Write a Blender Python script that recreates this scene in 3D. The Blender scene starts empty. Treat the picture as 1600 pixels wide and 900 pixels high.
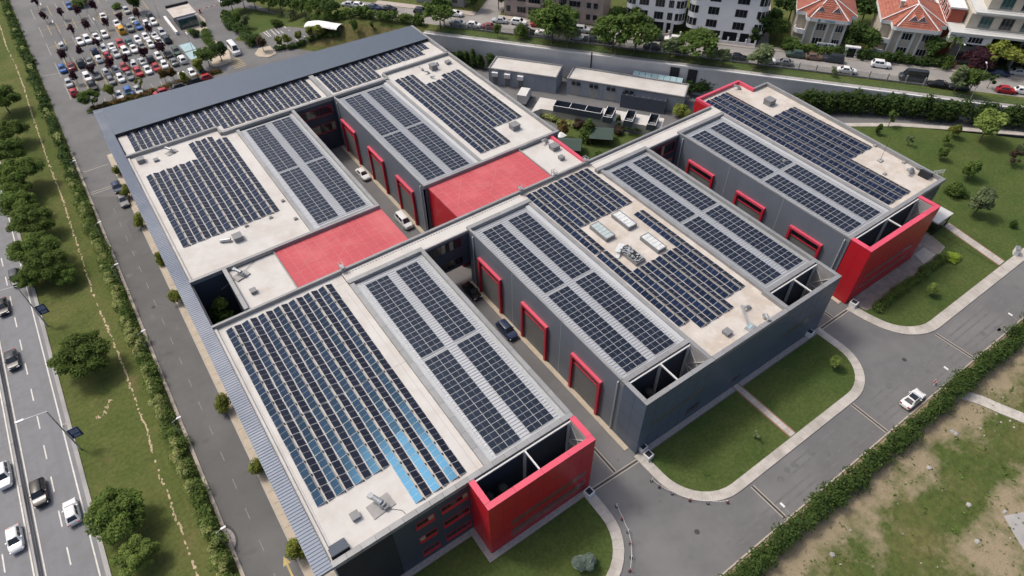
import bpy, bmesh, math, random
import numpy as np
from mathutils import Vector, Matrix
random.seed(7); rng = np.random.default_rng(7)
SC = bpy.context.scene; COL = SC.collection
R = math.radians
# ---------------------------------------------------------------- camera
cam_d = bpy.data.cameras.new('camera'); cam = bpy.data.objects.new('camera', cam_d); COL.objects.link(cam)
cam_d.sensor_width = 36.0; cam_d.lens = 23.043; cam_d.clip_start = 0.5; cam_d.clip_end = 2000
YAW, PIT, ROL = R(34.43169783), R(45.76847221), R(-0.89176644)
_f = Vector((math.sin(YAW)*math.cos(PIT), math.cos(YAW)*math.cos(PIT), -math.sin(PIT)))
_r = Vector((math.cos(YAW), -math.sin(YAW), 0)); _u = _r.cross(_f)
_r2 = math.cos(ROL)*_r + math.sin(ROL)*_u; _u2 = -math.sin(ROL)*_r + math.cos(ROL)*_u
cam.matrix_world = Matrix((( _r2.x, _u2.x, -_f.x, -11.19491504), (_r2.y, _u2.y, -_f.y, -33.59083378), (_r2.z, _u2.z, -_f.z, 82.22627998), (0,0,0,1)))
SC.camera = cam
# ---------------------------------------------------------------- sky, sun, exposure
SUN = Vector((-0.30, 0.45, 0.84)).normalized()          # direction towards the sun
w = bpy.data.worlds.new('World'); SC.world = w; w.use_nodes = True
nt = w.node_tree; nt.nodes.clear()
sky = nt.nodes.new('ShaderNodeTexSky'); sky.sky_type = 'NISHITA'; sky.sun_disc = False
sky.sun_elevation = math.asin(SUN.z); sky.sun_rotation = math.atan2(SUN.x, SUN.y)
sky.air_density = 1.0; sky.dust_density = 6.5; sky.ozone_density = 1.0
bg = nt.nodes.new('ShaderNodeBackground'); bg.inputs['Strength'].default_value = 0.145
wo = nt.nodes.new('ShaderNodeOutputWorld')
nt.links.new(sky.outputs[0], bg.inputs[0]); nt.links.new(bg.outputs[0], wo.inputs[0])
sd = bpy.data.lights.new('sun', 'SUN'); sd.energy = 1.75; sd.angle = R(9); sd.color = (1.0, 0.955, 0.88)
so = bpy.data.objects.new('sun', sd); COL.objects.link(so); so.location = (0, 0, 150)
so.rotation_euler = (-SUN).to_track_quat('-Z', 'Y').to_euler()
SC.view_settings.view_transform = 'Standard'; SC.view_settings.look = 'None'
SC.view_settings.exposure = 0.06; SC.view_settings.gamma = 1.0
# ---------------------------------------------------------------- helpers
def mat(name, col, rough=0.8, metal=0.0, var=0.12, scale=0.6, bump=0.0, bscale=8.0, spec=0.5, col2=None, s2=0.05, thr=(0.45, 0.6), tint=None, orand=0.0, detail=5):
    m = bpy.data.materials.new(name); m.use_nodes = True; n = m.node_tree.nodes; l = m.node_tree.links
    b = n['Principled BSDF']; b.inputs['Roughness'].default_value = rough; b.inputs['Metallic'].default_value = metal
    b.inputs['Specular IOR Level'].default_value = spec
    if tint: b.inputs['Specular Tint'].default_value = (*tint, 1)
    geo = n.new('ShaderNodeNewGeometry'); src = geo.outputs['Position']
    c = n.new('ShaderNodeRGB'); c.outputs[0].default_value = (*col, 1); cur = c.outputs[0]
    if col2:
        t = n.new('ShaderNodeTexNoise'); t.inputs['Scale'].default_value = s2; t.inputs['Detail'].default_value = 8; t.inputs['Roughness'].default_value = 0.65
        l.new(src, t.inputs['Vector'])
        r = n.new('ShaderNodeMapRange'); r.inputs[1].default_value = thr[0]; r.inputs[2].default_value = thr[1]; l.new(t.outputs[0], r.inputs[0])
        mx = n.new('ShaderNodeMix'); mx.data_type = 'RGBA'; l.new(r.outputs[0], mx.inputs[0]); l.new(cur, mx.inputs[6]); mx.inputs[7].default_value = (*col2, 1); cur = mx.outputs[2]
    if var > 0:
        t = n.new('ShaderNodeTexNoise'); t.inputs['Scale'].default_value = scale; t.inputs['Detail'].default_value = detail; t.inputs['Roughness'].default_value = 0.6
        l.new(src, t.inputs['Vector'])
        r = n.new('ShaderNodeMapRange'); r.inputs[1].default_value = 0.25; r.inputs[2].default_value = 0.75; r.inputs[3].default_value = 1 - var; r.inputs[4].default_value = 1 + var
        l.new(t.outputs[0], r.inputs[0])
        mx = n.new('ShaderNodeVectorMath'); mx.operation = 'SCALE'; l.new(cur, mx.inputs[0]); l.new(r.outputs[0], mx.inputs['Scale']); cur = mx.outputs[0]
    if orand > 0:
        oi = n.new('ShaderNodeObjectInfo'); r = n.new('ShaderNodeMapRange'); r.inputs[3].default_value = 1 - orand; r.inputs[4].default_value = 1 + orand
        l.new(oi.outputs['Random'], r.inputs[0])
        mx = n.new('ShaderNodeVectorMath'); mx.operation = 'SCALE'; l.new(cur, mx.inputs[0]); l.new(r.outputs[0], mx.inputs['Scale']); cur = mx.outputs[0]
    l.new(cur, b.inputs['Base Color'])
    if bump > 0:
        t = n.new('ShaderNodeTexNoise'); t.inputs['Scale'].default_value = bscale; t.inputs['Detail'].default_value = 4; l.new(src, t.inputs['Vector'])
        bp = n.new('ShaderNodeBump'); bp.inputs['Strength'].default_value = bump; bp.inputs['Distance'].default_value = 0.1; l.new(t.outputs[0], bp.inputs['Height']); l.new(bp.outputs[0], b.inputs['Normal'])
    return m
def add_layer(m, col, scale, lo, hi, fac=1.0, detail=6, stretch=None):
    """one more noise-masked colour over a material's base colour"""
    n = m.node_tree.nodes; l = m.node_tree.links; b = n['Principled BSDF']
    old = b.inputs['Base Color'].links[0].from_socket
    geo = n.new('ShaderNodeNewGeometry'); src = geo.outputs['Position']
    if stretch:
        mp = n.new('ShaderNodeMapping'); mp.inputs['Scale'].default_value = stretch; l.new(src, mp.inputs[0]); src = mp.outputs[0]
    t = n.new('ShaderNodeTexNoise'); t.inputs['Scale'].default_value = scale; t.inputs['Detail'].default_value = detail; t.inputs['Roughness'].default_value = 0.65; l.new(src, t.inputs['Vector'])
    r = n.new('ShaderNodeMapRange'); r.inputs[1].default_value = lo; r.inputs[2].default_value = hi; r.inputs[4].default_value = fac; l.new(t.outputs[0], r.inputs[0])
    mx = n.new('ShaderNodeMix'); mx.data_type = 'RGBA'; l.new(r.outputs[0], mx.inputs[0]); l.new(old, mx.inputs[6]); mx.inputs[7].default_value = (*col, 1)
    l.new(mx.outputs[2], b.inputs['Base Color'])
def link(o, parent=None):
    COL.objects.link(o)
    if parent is not None: o.parent = parent
    return o
def tag(o, label=None, cat=None, group=None, kind=None):
    if label: o['label'] = label
    if cat: o['category'] = cat
    if group: o['group'] = group
    if kind: o['kind'] = kind
    return o
def thing(name, label, cat, loc=(0, 0, 0), rz=0.0, group=None):
    o = bpy.data.objects.new(name, None); COL.objects.link(o); o.location = loc; o.rotation_euler = (0, 0, rz)
    o.empty_display_size = 0.3
    return tag(o, label, cat, group)
class MB:
    def __init__(s): s.v = []; s.f = []; s.m = []
    def add(s, vs, fs, mi=0):
        b = len(s.v); s.v += [tuple(v) for v in vs]; s.f += [tuple(b+i for i in f) for f in fs]; s.m += [mi]*len(fs); return s
    def box(s, x0, y0, z0, x1, y1, z1, mi=0, bottom=True):
        fs = [(4,5,6,7), (0,1,5,4), (1,2,6,5), (2,3,7,6), (3,0,4,7)] + ([(3,2,1,0)] if bottom else [])
        return s.add([(x0,y0,z0),(x1,y0,z0),(x1,y1,z0),(x0,y1,z0),(x0,y0,z1),(x1,y0,z1),(x1,y1,z1),(x0,y1,z1)], fs, mi)
    def quad(s, a, b, c, d, mi=0): return s.add([a, b, c, d], [(0,1,2,3)], mi)
    def poly(s, pts, z, mi=0): return s.add([(p[0], p[1], z) for p in pts], [tuple(range(len(pts)))], mi)
    def prism(s, pts, z0, z1, mi=0, mtop=None):
        n = len(pts); a = sum(pts[i][0]*pts[(i+1)%n][1]-pts[(i+1)%n][0]*pts[i][1] for i in range(n))
        if a < 0: pts = pts[::-1]
        vs = [(p[0],p[1],z0) for p in pts]+[(p[0],p[1],z1) for p in pts]
        s.add(vs, [(i,(i+1)%n,n+(i+1)%n,n+i) for i in range(n)], mi)
        s.add(vs, [tuple(range(n,2*n))], mi if mtop is None else mtop); s.add(vs, [tuple(range(n-1,-1,-1))], mi); return s
    def tube(s, p0, p1, r0, r1=None, k=6, mi=0, caps=True):
        r1 = r0 if r1 is None else r1; p0 = Vector(p0); p1 = Vector(p1); d = (p1-p0).normalized()
        a = d.orthogonal().normalized(); c = d.cross(a); vs = []
        for p, r in ((p0, r0), (p1, r1)):
            for i in range(k):
                t = 2*math.pi*i/k; vs.append(p+(a*math.cos(t)+c*math.sin(t))*r)
        fs = [(i,(i+1)%k,k+(i+1)%k,k+i) for i in range(k)]
        if caps: fs += [tuple(range(k-1,-1,-1)), tuple(range(k,2*k))]
        return s.add(vs, fs, mi)
    def bar(s, p0, p1, wd, h, mi=0):
        p0 = Vector(p0); p1 = Vector(p1); d = (p1-p0).normalized()
        side = d.cross(Vector((0,0,1)));  side = Vector((1,0,0)) if side.length < 1e-3 else side.normalized()
        up = side.cross(d); vs = []
        for p in (p0, p1):
            for sx, sy in ((-1,-1),(1,-1),(1,1),(-1,1)): vs.append(p+side*sx*wd/2+up*sy*h/2)
        return s.add(vs, [(0,1,5,4),(1,2,6,5),(2,3,7,6),(3,0,4,7),(3,2,1,0),(4,5,6,7)], mi)
    def dome(s, c, rx, ry, rz, seg=10, rings=5, mi=0):
        vs = []; fs = []
        for j in range(rings):
            ph = math.pi/2*j/rings
            for i in range(seg):
                t = 2*math.pi*i/seg; vs.append((c[0]+rx*math.cos(ph)*math.cos(t), c[1]+ry*math.cos(ph)*math.sin(t), c[2]+rz*math.sin(ph)))
        vs.append((c[0], c[1], c[2]+rz)); top = len(vs)-1
        for j in range(rings-1):
            for i in range(seg): fs.append((j*seg+i, j*seg+(i+1)%seg, (j+1)*seg+(i+1)%seg, (j+1)*seg+i))
        for i in range(seg): fs.append(((rings-1)*seg+i, (rings-1)*seg+(i+1)%seg, top))
        return s.add(vs, fs, mi)
    def mesh(s, name, mats):
        me = bpy.data.meshes.new(name); me.from_pydata(s.v, [], s.f)
        for m in (mats if isinstance(mats, (list, tuple)) else [mats]): me.materials.append(m)
        if any(s.m): me.polygons.foreach_set('material_index', s.m)
        me.update(); return me
    def build(s, name, mats, parent=None, world=True, smooth=None):
        """world: the coordinates are world ones, moved into the (unrotated) parent's frame"""
        if parent is not None and world:
            q = Vector((0,0,0)); p = parent
            while p is not None: q += p.location; p = p.parent
            s.v = [(v[0]-q.x, v[1]-q.y, v[2]-q.z) for v in s.v]
        me = s.mesh(name, mats)
        if smooth:
            me.polygons.foreach_set('use_smooth', [True]*len(me.polygons)); me.set_sharp_from_angle(angle=R(smooth))
        return link(bpy.data.objects.new(name, me), parent)
def inst(name, me, parent=None, loc=(0,0,0), rot=(0,0,0), scale=None):
    o = bpy.data.objects.new(name, me); link(o, parent); o.location = loc; o.rotation_euler = rot
    if scale: o.scale = scale
    return o
def copy_tree(o, parent=None):
    c = o.copy(); COL.objects.link(c)
    if parent is not None: c.parent = parent
    for ch in list(o.children): copy_tree(ch, c)
    return c
def arc(cx, cy, r, a0, a1, n=10): return [(cx+r*math.cos(R(a0+(a1-a0)*i/n)), cy+r*math.sin(R(a0+(a1-a0)*i/n))) for i in range(n+1)]
# the upper street runs along the retaining wall: s along it, t away from the factory
DX, DY = 0.6188, -0.7855; TH = math.atan2(DY, DX)
def ST(s_, t_): return (79.3+DX*s_-DY*t_, 96.8+DY*s_+DX*t_)

def hz(x, y):
    """height of the natural ground: level site, rising behind the slate roof and along the back road"""
    q0, q1 = x-79.3, y-96.8; s_ = .6188*q0-.7855*q1; t_ = .7855*q0+.6188*q1
    def ip(v, xs, zs):
        if v <= xs[0]: return zs[0]
        for a, b, c, d in zip(xs[:-1], xs[1:], zs[:-1], zs[1:]):
            if v <= b: return c+(d-c)*(v-a)/(b-a)
        return zs[-1]
    cl = lambda v: max(0.0, min(1.0, v))
    if s_ < -24: return ip(s_, (-78,-68,-60,-53,-44), (0,1.5,3.2,5.0,6.97))*cl((t_+4)/7)
    if s_ > 70 and t_ < .3: return ip(s_, (70,78,92,104,116,150), (0,.9,2.2,2.7,3.1,3.6))*cl((t_+26)/19)
    return 0.0

# ---------------------------------------------------------------- materials
M = {}
M['asphalt'] = mat('asphalt', (.135,.135,.138), .9, var=.10, scale=.25, bump=.25, bscale=14, col2=(.165,.164,.165), s2=.06)
add_layer(M['asphalt'], (.085,.085,.088), .35, .60, .78, .55)
add_layer(M['asphalt'], (.19,.187,.18), 1.1, .66, .8, .5)
M['highway'] = mat('highway_asphalt', (.20,.205,.22), .88, var=.08, scale=.5, bump=.2, bscale=14, col2=(.17,.173,.182), s2=.5)
add_layer(M['highway'], (.155,.158,.165), .9, .45, .75, .6, stretch=(1, .03, 1))
M['grass'] = mat('lawn_grass', (.058,.090,.024), .95, var=.30, scale=2.4, bump=.8, bscale=9, col2=(.085,.110,.032), s2=.12, thr=(.4,.65), spec=.15)
add_layer(M['grass'], (.105,.095,.042), .23, .60, .74, .55)
add_layer(M['grass'], (.030,.058,.014), .5, .58, .75, .6); add_layer(M['grass'], (.085,.115,.032), .9, .60, .78, .5, stretch=(.25,1,1))
M['verge'] = mat('verge_grass', (.078,.102,.027), .95, var=.28, scale=1.8, bump=.8, bscale=7, col2=(.112,.122,.040), s2=.10, thr=(.42,.62), spec=.15)
add_layer(M['verge'], (.17,.125,.066), .17, .61, .72, .7)
add_layer(M['verge'], (.040,.066,.016), .3, .56, .78, .7)
M['soil'] = mat('dry_soil', (.27,.215,.145), .95, var=.3, scale=.8, bump=1, bscale=4, col2=(.19,.155,.10), s2=.16, spec=.15)
M['waste'] = mat('waste_ground', (.066,.092,.024), .95, var=.35, scale=1.1, bump=1, bscale=5, spec=.15, col2=(.115,.115,.042), s2=.11, thr=(.48,.66))

add_layer(M['waste'], (.055,.075,.022), .55, .56, .68, .75)
add_layer(M['waste'], (.46,.42,.37), .30, .66, .74, .8)
M['drygrass'] = mat('dry_grass', (.13,.115,.048), .95, var=.35, scale=1.2, bump=.8, col2=(.08,.09,.03), s2=.2, spec=.15)
def soil_band(m, col):
    n = m.node_tree.nodes; l = m.node_tree.links; b = n['Principled BSDF']; old = b.inputs['Base Color'].links[0].from_socket
    geo = n.new('ShaderNodeNewGeometry'); sp = n.new('ShaderNodeSeparateXYZ'); l.new(geo.outputs['Position'], sp.inputs[0])
    def mr(src, a, b_, c, d):
        r = n.new('ShaderNodeMapRange'); r.inputs[1].default_value = a; r.inputs[2].default_value = b_; r.inputs[3].default_value = c; r.inputs[4].default_value = d; l.new(src, r.inputs[0]); return r.outputs[0]
    def op(o, x, y):
        q = n.new('ShaderNodeMath'); q.operation = o
        for i, v in enumerate((x, y)):
            if hasattr(v, 'links'): l.new(v, q.inputs[i])
            else: q.inputs[i].default_value = v
        return q.outputs[0]
    t = n.new('ShaderNodeTexNoise'); t.inputs['Scale'].default_value = .16; t.inputs['Detail'].default_value = 9; t.inputs['Roughness'].default_value = .68; l.new(geo.outputs['Position'], t.inputs['Vector'])
    near = mr(sp.outputs['Y'], -34.5, -26.0, -.50, .50); far = op('MULTIPLY', mr(sp.outputs['Y'], -32, -37.5, -.7, .30), mr(sp.outputs['X'], 50, 58, 0, 1))
    v = op('ADD', op('MULTIPLY', op('SUBTRACT', t.outputs[0], .5), 2.6), op('MAXIMUM', near, far))
    mx = n.new('ShaderNodeMix'); mx.data_type = 'RGBA'; l.new(mr(v, -.05, .38, 0, .85), mx.inputs[0]); l.new(old, mx.inputs[6]); mx.inputs[7].default_value = (*col, 1); l.new(mx.outputs[2], b.inputs['Base Color'])
soil_band(M['waste'], (.31,.25,.17))
add_layer(M['waste'], (.17,.135,.075), 1.3, .55, .72, .6)
add_layer(M['waste'], (.50,.46,.41), .45, .67, .74, .7)
M['pave'] = mat('concrete_paving', (.47,.44,.40), .9, var=.10, scale=.9, bump=.2, bscale=10, col2=(.38,.355,.32), s2=.35, orand=.06)
M['kerb'] = mat('kerb_stone', (.40,.36,.31), .9, var=.12, scale=1.2)
M['beige_pave'] = mat('beige_paving', (.44,.38,.30), .9, var=.14, scale=.8, orand=.05)
M['plaza'] = mat('plaza_paving', (.22,.19,.175), .9, var=.18, scale=.9, col2=(.30,.265,.24), s2=.25)
M['gravel'] = mat('gravel_strip', (.36,.34,.33), .95, var=.45, scale=6, bump=1, bscale=20)
M['whiteline'] = mat('white_road_paint', (.62,.61,.57), .8, var=.2, scale=1.5)
M['yellowline'] = mat('faded_yellow_paint', (.42,.33,.14), .85, var=.3, scale=1.5)
M['fadedline'] = mat('faded_white_paint', (.34,.33,.29), .85, var=.3, scale=1.5)
M['drain'] = mat('drain_grate', (.055,.055,.055), .7, metal=.3, var=.2)
M['brickedge'] = mat('red_brick_edging', (.26,.125,.095), .9, var=.25, scale=3)
M['concrete'] = mat('grey_concrete', (.36,.35,.34), .9, var=.12, scale=.6, bump=.2, col2=(.27,.265,.26), s2=.3)
M['bluebay'] = mat('pale_blue_bay_paint', (.33,.47,.50), .85, var=.15)
M['dirtpath'] = mat('worn_dirt', (.42,.335,.22), .95, var=.3, scale=1.5, bump=.6)
# ---------------------------------------------------------------- ground sheets (each a few mm above the one below)
def sheet(name, pts, z, m):
    o = MB().poly(pts, z).build(name, m); me = o.data
    if me.polygons[0].normal.z < 0: me.flip_normals()
    return tag(o, kind='structure')
sheet('ground', [(-500,-400),(700,-400),(700,700),(-500,700)], -.06, M['verge'])
sheet('wasteland', [(-21,-130),(200,-130),(200,-22.3),(-21,-22.3)], -.03, M['waste'])
sheet('site_road', [(-21.1,-22.6),(175,-22.6),(175,-10),(128.6,49),(128.2,37.6),(100,70),(60,121),(60,150),(45,160),(36,190),(34,240),(-21.3,240),(-21.3,100)], -.012, M['asphalt'])
M['service'] = mat('service_road_asphalt', (.108,.108,.109), .9, var=.10, scale=.25, bump=.25, bscale=14, col2=(.128,.128,.128), s2=.06); add_layer(M['service'], (.075,.075,.077), .35, .62, .78, .5)
sheet('service_road', [(-21.06,-22.5),(-15.1,-22.5),(-15.1,100),(-21.06,104)], -.010, M['service'])
sheet('highway', [(-80,-120),(-35.1,-120),(-35.1,320),(-80,320)], -.01, M['highway'])
sheet('verge', [(-34.6,-120),(-21.6,-120),(-21.6,320),(-34.6,320)], .02, M['verge'])
# lane paint on the highway
def line_strip(mb, x0, x1, y0, y1, z): mb.quad((x0,y0,z),(x1,y0,z),(x1,y1,z),(x0,y1,z))
mk = MB()
for xx in (-35.75, -41.25, -42.45): line_strip(mk, xx-.09, xx+.09, -60, 300, .004)
tag(mk.build('edge_line', M['whiteline']), kind='structure')
mk = MB()
y = -30.0
while y < 260:
    line_strip(mk, -38.55, -38.38, y+.9, y+3.6, .004); line_strip(mk, -45.45, -45.28, y-1.4, y+1.4, .004); y += 6.02
tag(mk.build('lane_marking', M['whiteline']), kind='structure')
# kerb and shoulder of the highway, concrete barrier between the carriageways
k = MB().box(-35.1,-110,-.05,-34.55,300,.13); tag(k.build('highway_kerb', M['concrete']), kind='structure')
b = thing('median_barrier', 'long low concrete barrier between the two carriageways of the highway', 'barrier', (-41.85,0,0))
for i in range(-6, 34):
    y0 = i*8.0
    MB().prism([(-.28,0),(.28,0),(.28,7.93),(-.28,7.93)], 0, .18).prism([(-.13,0),(.13,0),(.13,7.93),(-.13,7.93)], .18, .72).build('barrier_block', M['concrete'], b, world=False).location = (0, y0, 0)
# the trodden path through the verge
pth = [(-26.07, 207.48),(-26.28, 189.99),(-25.67, 175.85),(-25.72, 159.37),(-26.04, 146.56),(-26.04, 131.46),(-26.11, 123.22),(-26.03, 115.67),(-25.93, 106.46),(-26.04, 99.51),(-26.16, 93.44),(-26.23, 86.79),(-26.42, 75.86),(-26.25, 68.79),(-26.07, 63.20),(-25.82, 57.38),(-25.81, 52.21),(-25.75, 48.30),(-25.77, 43.50),(-25.67, 39.79),(-25.94, 35.12),(-26.08, 30.86),(-25.86, 28.74),(-25.97, 25.23),(-25.90, 21.86),(-25.99, 17.85),(-25.87, 14.48),(-25.76, 10.72)]
mk = MB()
for i in range(len(pth)-1):
    (xa,ya),(xb,yb) = pth[i], pth[i+1]; n = max(2, int(math.dist(pth[i],pth[i+1])/.42))
    for q in range(n):
        if rng.random() < .14+.22*max(0,math.sin(i*2.3)): continue
        t = q/n; x = xa+(xb-xa)*t+rng.normal(0,.07); yy = ya+(yb-ya)*t; wd = rng.uniform(.07,.22); L = rng.uniform(.18,.42); a = rng.uniform(0,3)
        mk.poly([(x+wd*math.cos(k)*rng.uniform(.7,1.2),yy+L*math.sin(k)*rng.uniform(.7,1.2)) for k in [a*0+j*math.pi/3 for j in range(6)]], .026+.002*(q%3))
for c in ((-28.46, 48.21),(-29.16, 47.44),(-30.66, 46.29),(-34.92, 47.97),(-29.68, 46.70)):
    for q in range(2): mk.poly([(c[0]+rng.normal(0,.02)+rng.uniform(.08,.3)*math.cos(j*1.05)+q*.31-.6, c[1]+rng.uniform(.1,.35)*math.sin(j*1.05)+rng.normal(0,.3)) for j in range(6)], .024)
tag(mk.build('dirt_path', M['dirtpath']), kind='structure')
# left service road: kerbs, pavement, centre dashes, cross lines
tag(MB().box(-21.5,-20,-.05,-21.05,124,.12).build('road_kerb', M['kerb']), kind='structure')
pv = tag(MB().box(-15.1,-16,-.05,-11.75,118,.085).build('pavement', M['kerb']), kind='structure')
yy = -16.0; slab = None
for i in range(67):
    if slab is None: slab = MB().box(-14.8,0,.08,-13.2,1.96,.125).mesh('slab', M['beige_pave'])
    inst('slab', slab, pv, (0, yy+i*2.0, 0))
mk = MB(); y = -8.0
while y < 100: line_strip(mk, -18.11, -18.02, y, y+1.8, .0); y += 5.18
M['faintline'] = mat('worn_centre_paint', (.24,.235,.20), .85, var=.35, scale=1.5)
tag(mk.build('centre_dashes', M['faintline']), kind='structure')
mk = MB()
for (ax,ay),(bx_,by_) in (((-20.50, 114.20),(-15.45, 114.30)),((-20.74, 105.58),(-16.36, 105.63)),((-20.90, 166.36),(-17.39, 165.47)),((-20.77, 104.81),(-16.40, 104.85))):
    d = Vector((bx_-ax,by_-ay)).normalized(); n_ = Vector((-d.y,d.x))*.09
    mk.quad((ax-n_.x,ay-n_.y,0),(bx_-n_.x,by_-n_.y,0),(bx_+n_.x,by_+n_.y,0),(ax+n_.x,ay+n_.y,0))
tag(mk.build('stop_line', M['fadedline']), kind='structure')
# yellow arrow by the front corner
a0 = Vector((-16.31, 9.14)); 
mk = MB(); mk.poly([(-.13,-2.2),(.13,-2.2),(.13,.3),(.5,.3),(0,1.5),(-.5,.3),(-.13,.3)], 0.0)
o = mk.build('road_arrow', M['yellowline'], world=False); o.location = (a0.x,a0.y,0); tag(o, kind='structure')
# semicircle of darker new asphalt with a drain cover
c0 = (-20.66, 16.90); tag(MB().poly([(c0[0]-1.0+1.5*math.sin(R(t)), c0[1]-2.4*math.cos(R(t))) for t in range(0,181,12)], .0).build('asphalt_patch', M['drain']), kind='structure')
tag(MB().poly([(c0[0]-1.0+1.2*math.sin(R(t)), c0[1]-1.9*math.cos(R(t))) for t in range(0,181,12)], .005).build('gravel_patch', M['gravel']), kind='structure')
def drape_poly(name, pts, m, dz):
    bm = bmesh.new(); f = bm.faces.new([bm.verts.new((p[0],p[1],0)) for p in pts]); bmesh.ops.triangulate(bm, faces=[f])
    for _ in range(4): bmesh.ops.subdivide_edges(bm, edges=[e for e in bm.edges if e.calc_length() > 1.2], cuts=1, use_grid_fill=True); bmesh.ops.triangulate(bm, faces=bm.faces[:])
    for v in bm.verts: v.co.z = hz(v.co.x, v.co.y)+dz
    bm.normal_update()
    for f in bm.faces:
        if f.normal.z < 0: f.normal_flip()
    me = bpy.data.meshes.new(name); bm.to_mesh(me); bm.free(); me.materials.append(m); return tag(link(bpy.data.objects.new(name, me)), kind='structure')
# ---------------------------------------------------------------- front lawns, curved pavements of slabs
def strip_pavement(name, inner, outer):
    """pavement between two polylines with the same number of points: a base plus one slab for each step"""
    base = MB(); n = len(inner)
    base.prism(inner+outer[::-1], -.05, .10); pv = tag(base.build(name, M['kerb']), kind='structure')
    for i in range(n-1):
        p = [Vector(inner[i]), Vector(inner[i+1]), Vector(outer[i+1]), Vector(outer[i])]; c = sum(p, Vector((0,0)))/4
        q = []
        for v in p:
            d = v-c; q.append(tuple(c+d*(1-.025/max(d.length,.1))))
        MB().prism(q, .095, .135).build('slab', M['pave'], pv)
    return pv
def densify(pts, step=1.3):
    out = [pts[0]]
    for a, b in zip(pts[:-1], pts[1:]):
        L = math.dist(a,b); n = max(1, round(L/step))
        out += [(a[0]+(b[0]-a[0])*i/n, a[1]+(b[1]-a[1])*i/n) for i in range(1,n+1)]
    return out
def offset(pts, d):
    out = []
    for i in range(len(pts)):
        a = Vector(pts[max(i-1,0)]); b = Vector(pts[min(i+1,len(pts)-1)]); t = (b-a).normalized(); out.append((pts[i][0]-t.y*d, pts[i][1]+t.x*d))
    return out
# first lawn (before the red screen of the left hall)
in1 = densify([(19.55,-4.3),(19.5,-8.2)] + arc(11.5,-8.2,8.0,0,-75,9)[1:] + [(12.0,-16.1),(-6,-16.1)])
in1 = densify([(19.55,-4.3),(19.5,-8.4)] + arc(13.0,-8.4,6.5,0,-90,9)[1:] + [(-6,-14.9)])
strip_pavement('pavement', in1, offset(in1, 1.45))
sheet('lawn', [(-11.6,-14.9),(-11.6,-.9),(4.4,-.9),(4.4,-5.1),(19.5,-5.1)] + in1[3:], .10, M['grass'])
# second lawn (before the middle hall)
in2 = densify([(30.4,-4.4),(30.5,-8.6)] + arc(37.0,-8.6,6.5,180,270,9)[1:] + [(62.2,-15.1)] + arc(62.2,-8.9,6.2,270,360,9)[1:] + [(68.4,-4.4)])
strip_pavement('pavement', in2, offset(in2, -1.42))
sheet('lawn', [(30.45,-5.2)] + in2[2:-2] + [(68.35,-5.2)], .10, M['grass'])
# third lawn (before the right hall) and the lawn beyond it
in3 = densify([(78.5,-4.2),(79.0,-7.6)] + arc(85.7,-7.6,6.5,180,270,9)[1:] + [(170,-13.9)])
strip_pavement('pavement', in3, offset(in3, -1.75))
sheet('lawn', [(78.6,-4.6)] + in3[1:] + [(107.6,-13.9),(107.6,40),(105.2,-2.6),(104.5,-3.6),(78.6,-3.6)], .10, M['grass'])
sheet('plaza', [(78.7,-4.4),(79.3,-6.6),(80.4,-6.95),(99,-6.6),(104.9,-5.6),(106.1,-1.6),(105.4,0.2),(97,0.2),(97,-3.6),(79,-3.6)], .115, M['plaza'])
tag(MB().prism([(97.5,-5.9),(101.5,-5.7),(101.7,-3.4),(98.6,-3.4)], .1, .125).build('plaza_slab', M['pave']), kind='structure')
# light gravel along the foot of the facades
for pts in ([(-11.7,-.85),(4.35,-.85),(4.35,-.02),(-11.7,-.02)], [(4.4,-5.05),(5.22,-5.05),(5.22,-.02),(4.4,-.02)], [(5.22,-5.05),(20.95,-5.05),(20.95,-4.25),(5.22,-4.25)], [(30.4,-5.05),(69.3,-5.05),(69.3,-4.25),(30.4,-4.25)]):
    sheet('gravel_strip', pts, .125, M['gravel'])
# repairs, cracks and covers in the asphalt
M['patch'] = mat('asphalt_repair', (.105,.105,.107), .9, var=.15, scale=1.5, bump=.2); M['crack'] = mat('asphalt_crack', (.06,.06,.06), .95, var=0); M['oil'] = mat('oil_stain', (.120,.120,.121), .75, var=.2, scale=2)
for pts in ([(-17,85),(-15.5,85),(-15.5,92),(-17.1,91)],): sheet('asphalt_repair', pts, -.004, M['patch'])
for i in range(26):
    x, y = (rng.uniform(22,100), rng.uniform(-22,-17)) if i < 12 else (rng.uniform(-20.5,-15.5), rng.uniform(-8,118)) if i < 20 else (rng.uniform(22,28.2), rng.uniform(-14,36)); r = rng.uniform(.2,.7)
    sheet('oil_stain', [(x+r*math.cos(a*.7)*rng.uniform(.6,1.2), y+r*math.sin(a*.7)*rng.uniform(.6,1.2)) for a in range(9)], -.007, M['oil'])
ck = MB()
for i in range(6):
    x, y = (rng.uniform(24,100), rng.uniform(-22,-17)) if i < 0 else (rng.uniform(-20.5,-16), rng.uniform(0,118)); a = rng.uniform(0,6.28)
    for k in range(rng.integers(4,10)):
        a += rng.normal(0,.5); x2, y2 = x+.7*math.cos(a), y+.7*math.sin(a)
        if i < 2 and not -22.2 < y2 < -16.8 or i >= 2 and not -20.8 < x2 < -15.4: break
        ck.bar((x,y,-.008),(x2,y2,-.008),.035,.006); x, y = x2, y2
tag(ck.build('asphalt_crack', M['crack']), kind='structure')
for i, c in enumerate(((75.07, -16.33),(28.27, -17.08),(30.90, 22.08),(24.26, 73.29),(47.11, -10.47),(-18.54, 64.55))): tag(MB().poly([(c[0]+.36*math.cos(a*.45),c[1]+.36*math.sin(a*.45)) for a in range(14)], .003).build('manhole_cover', M['drain']), kind='structure')
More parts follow.
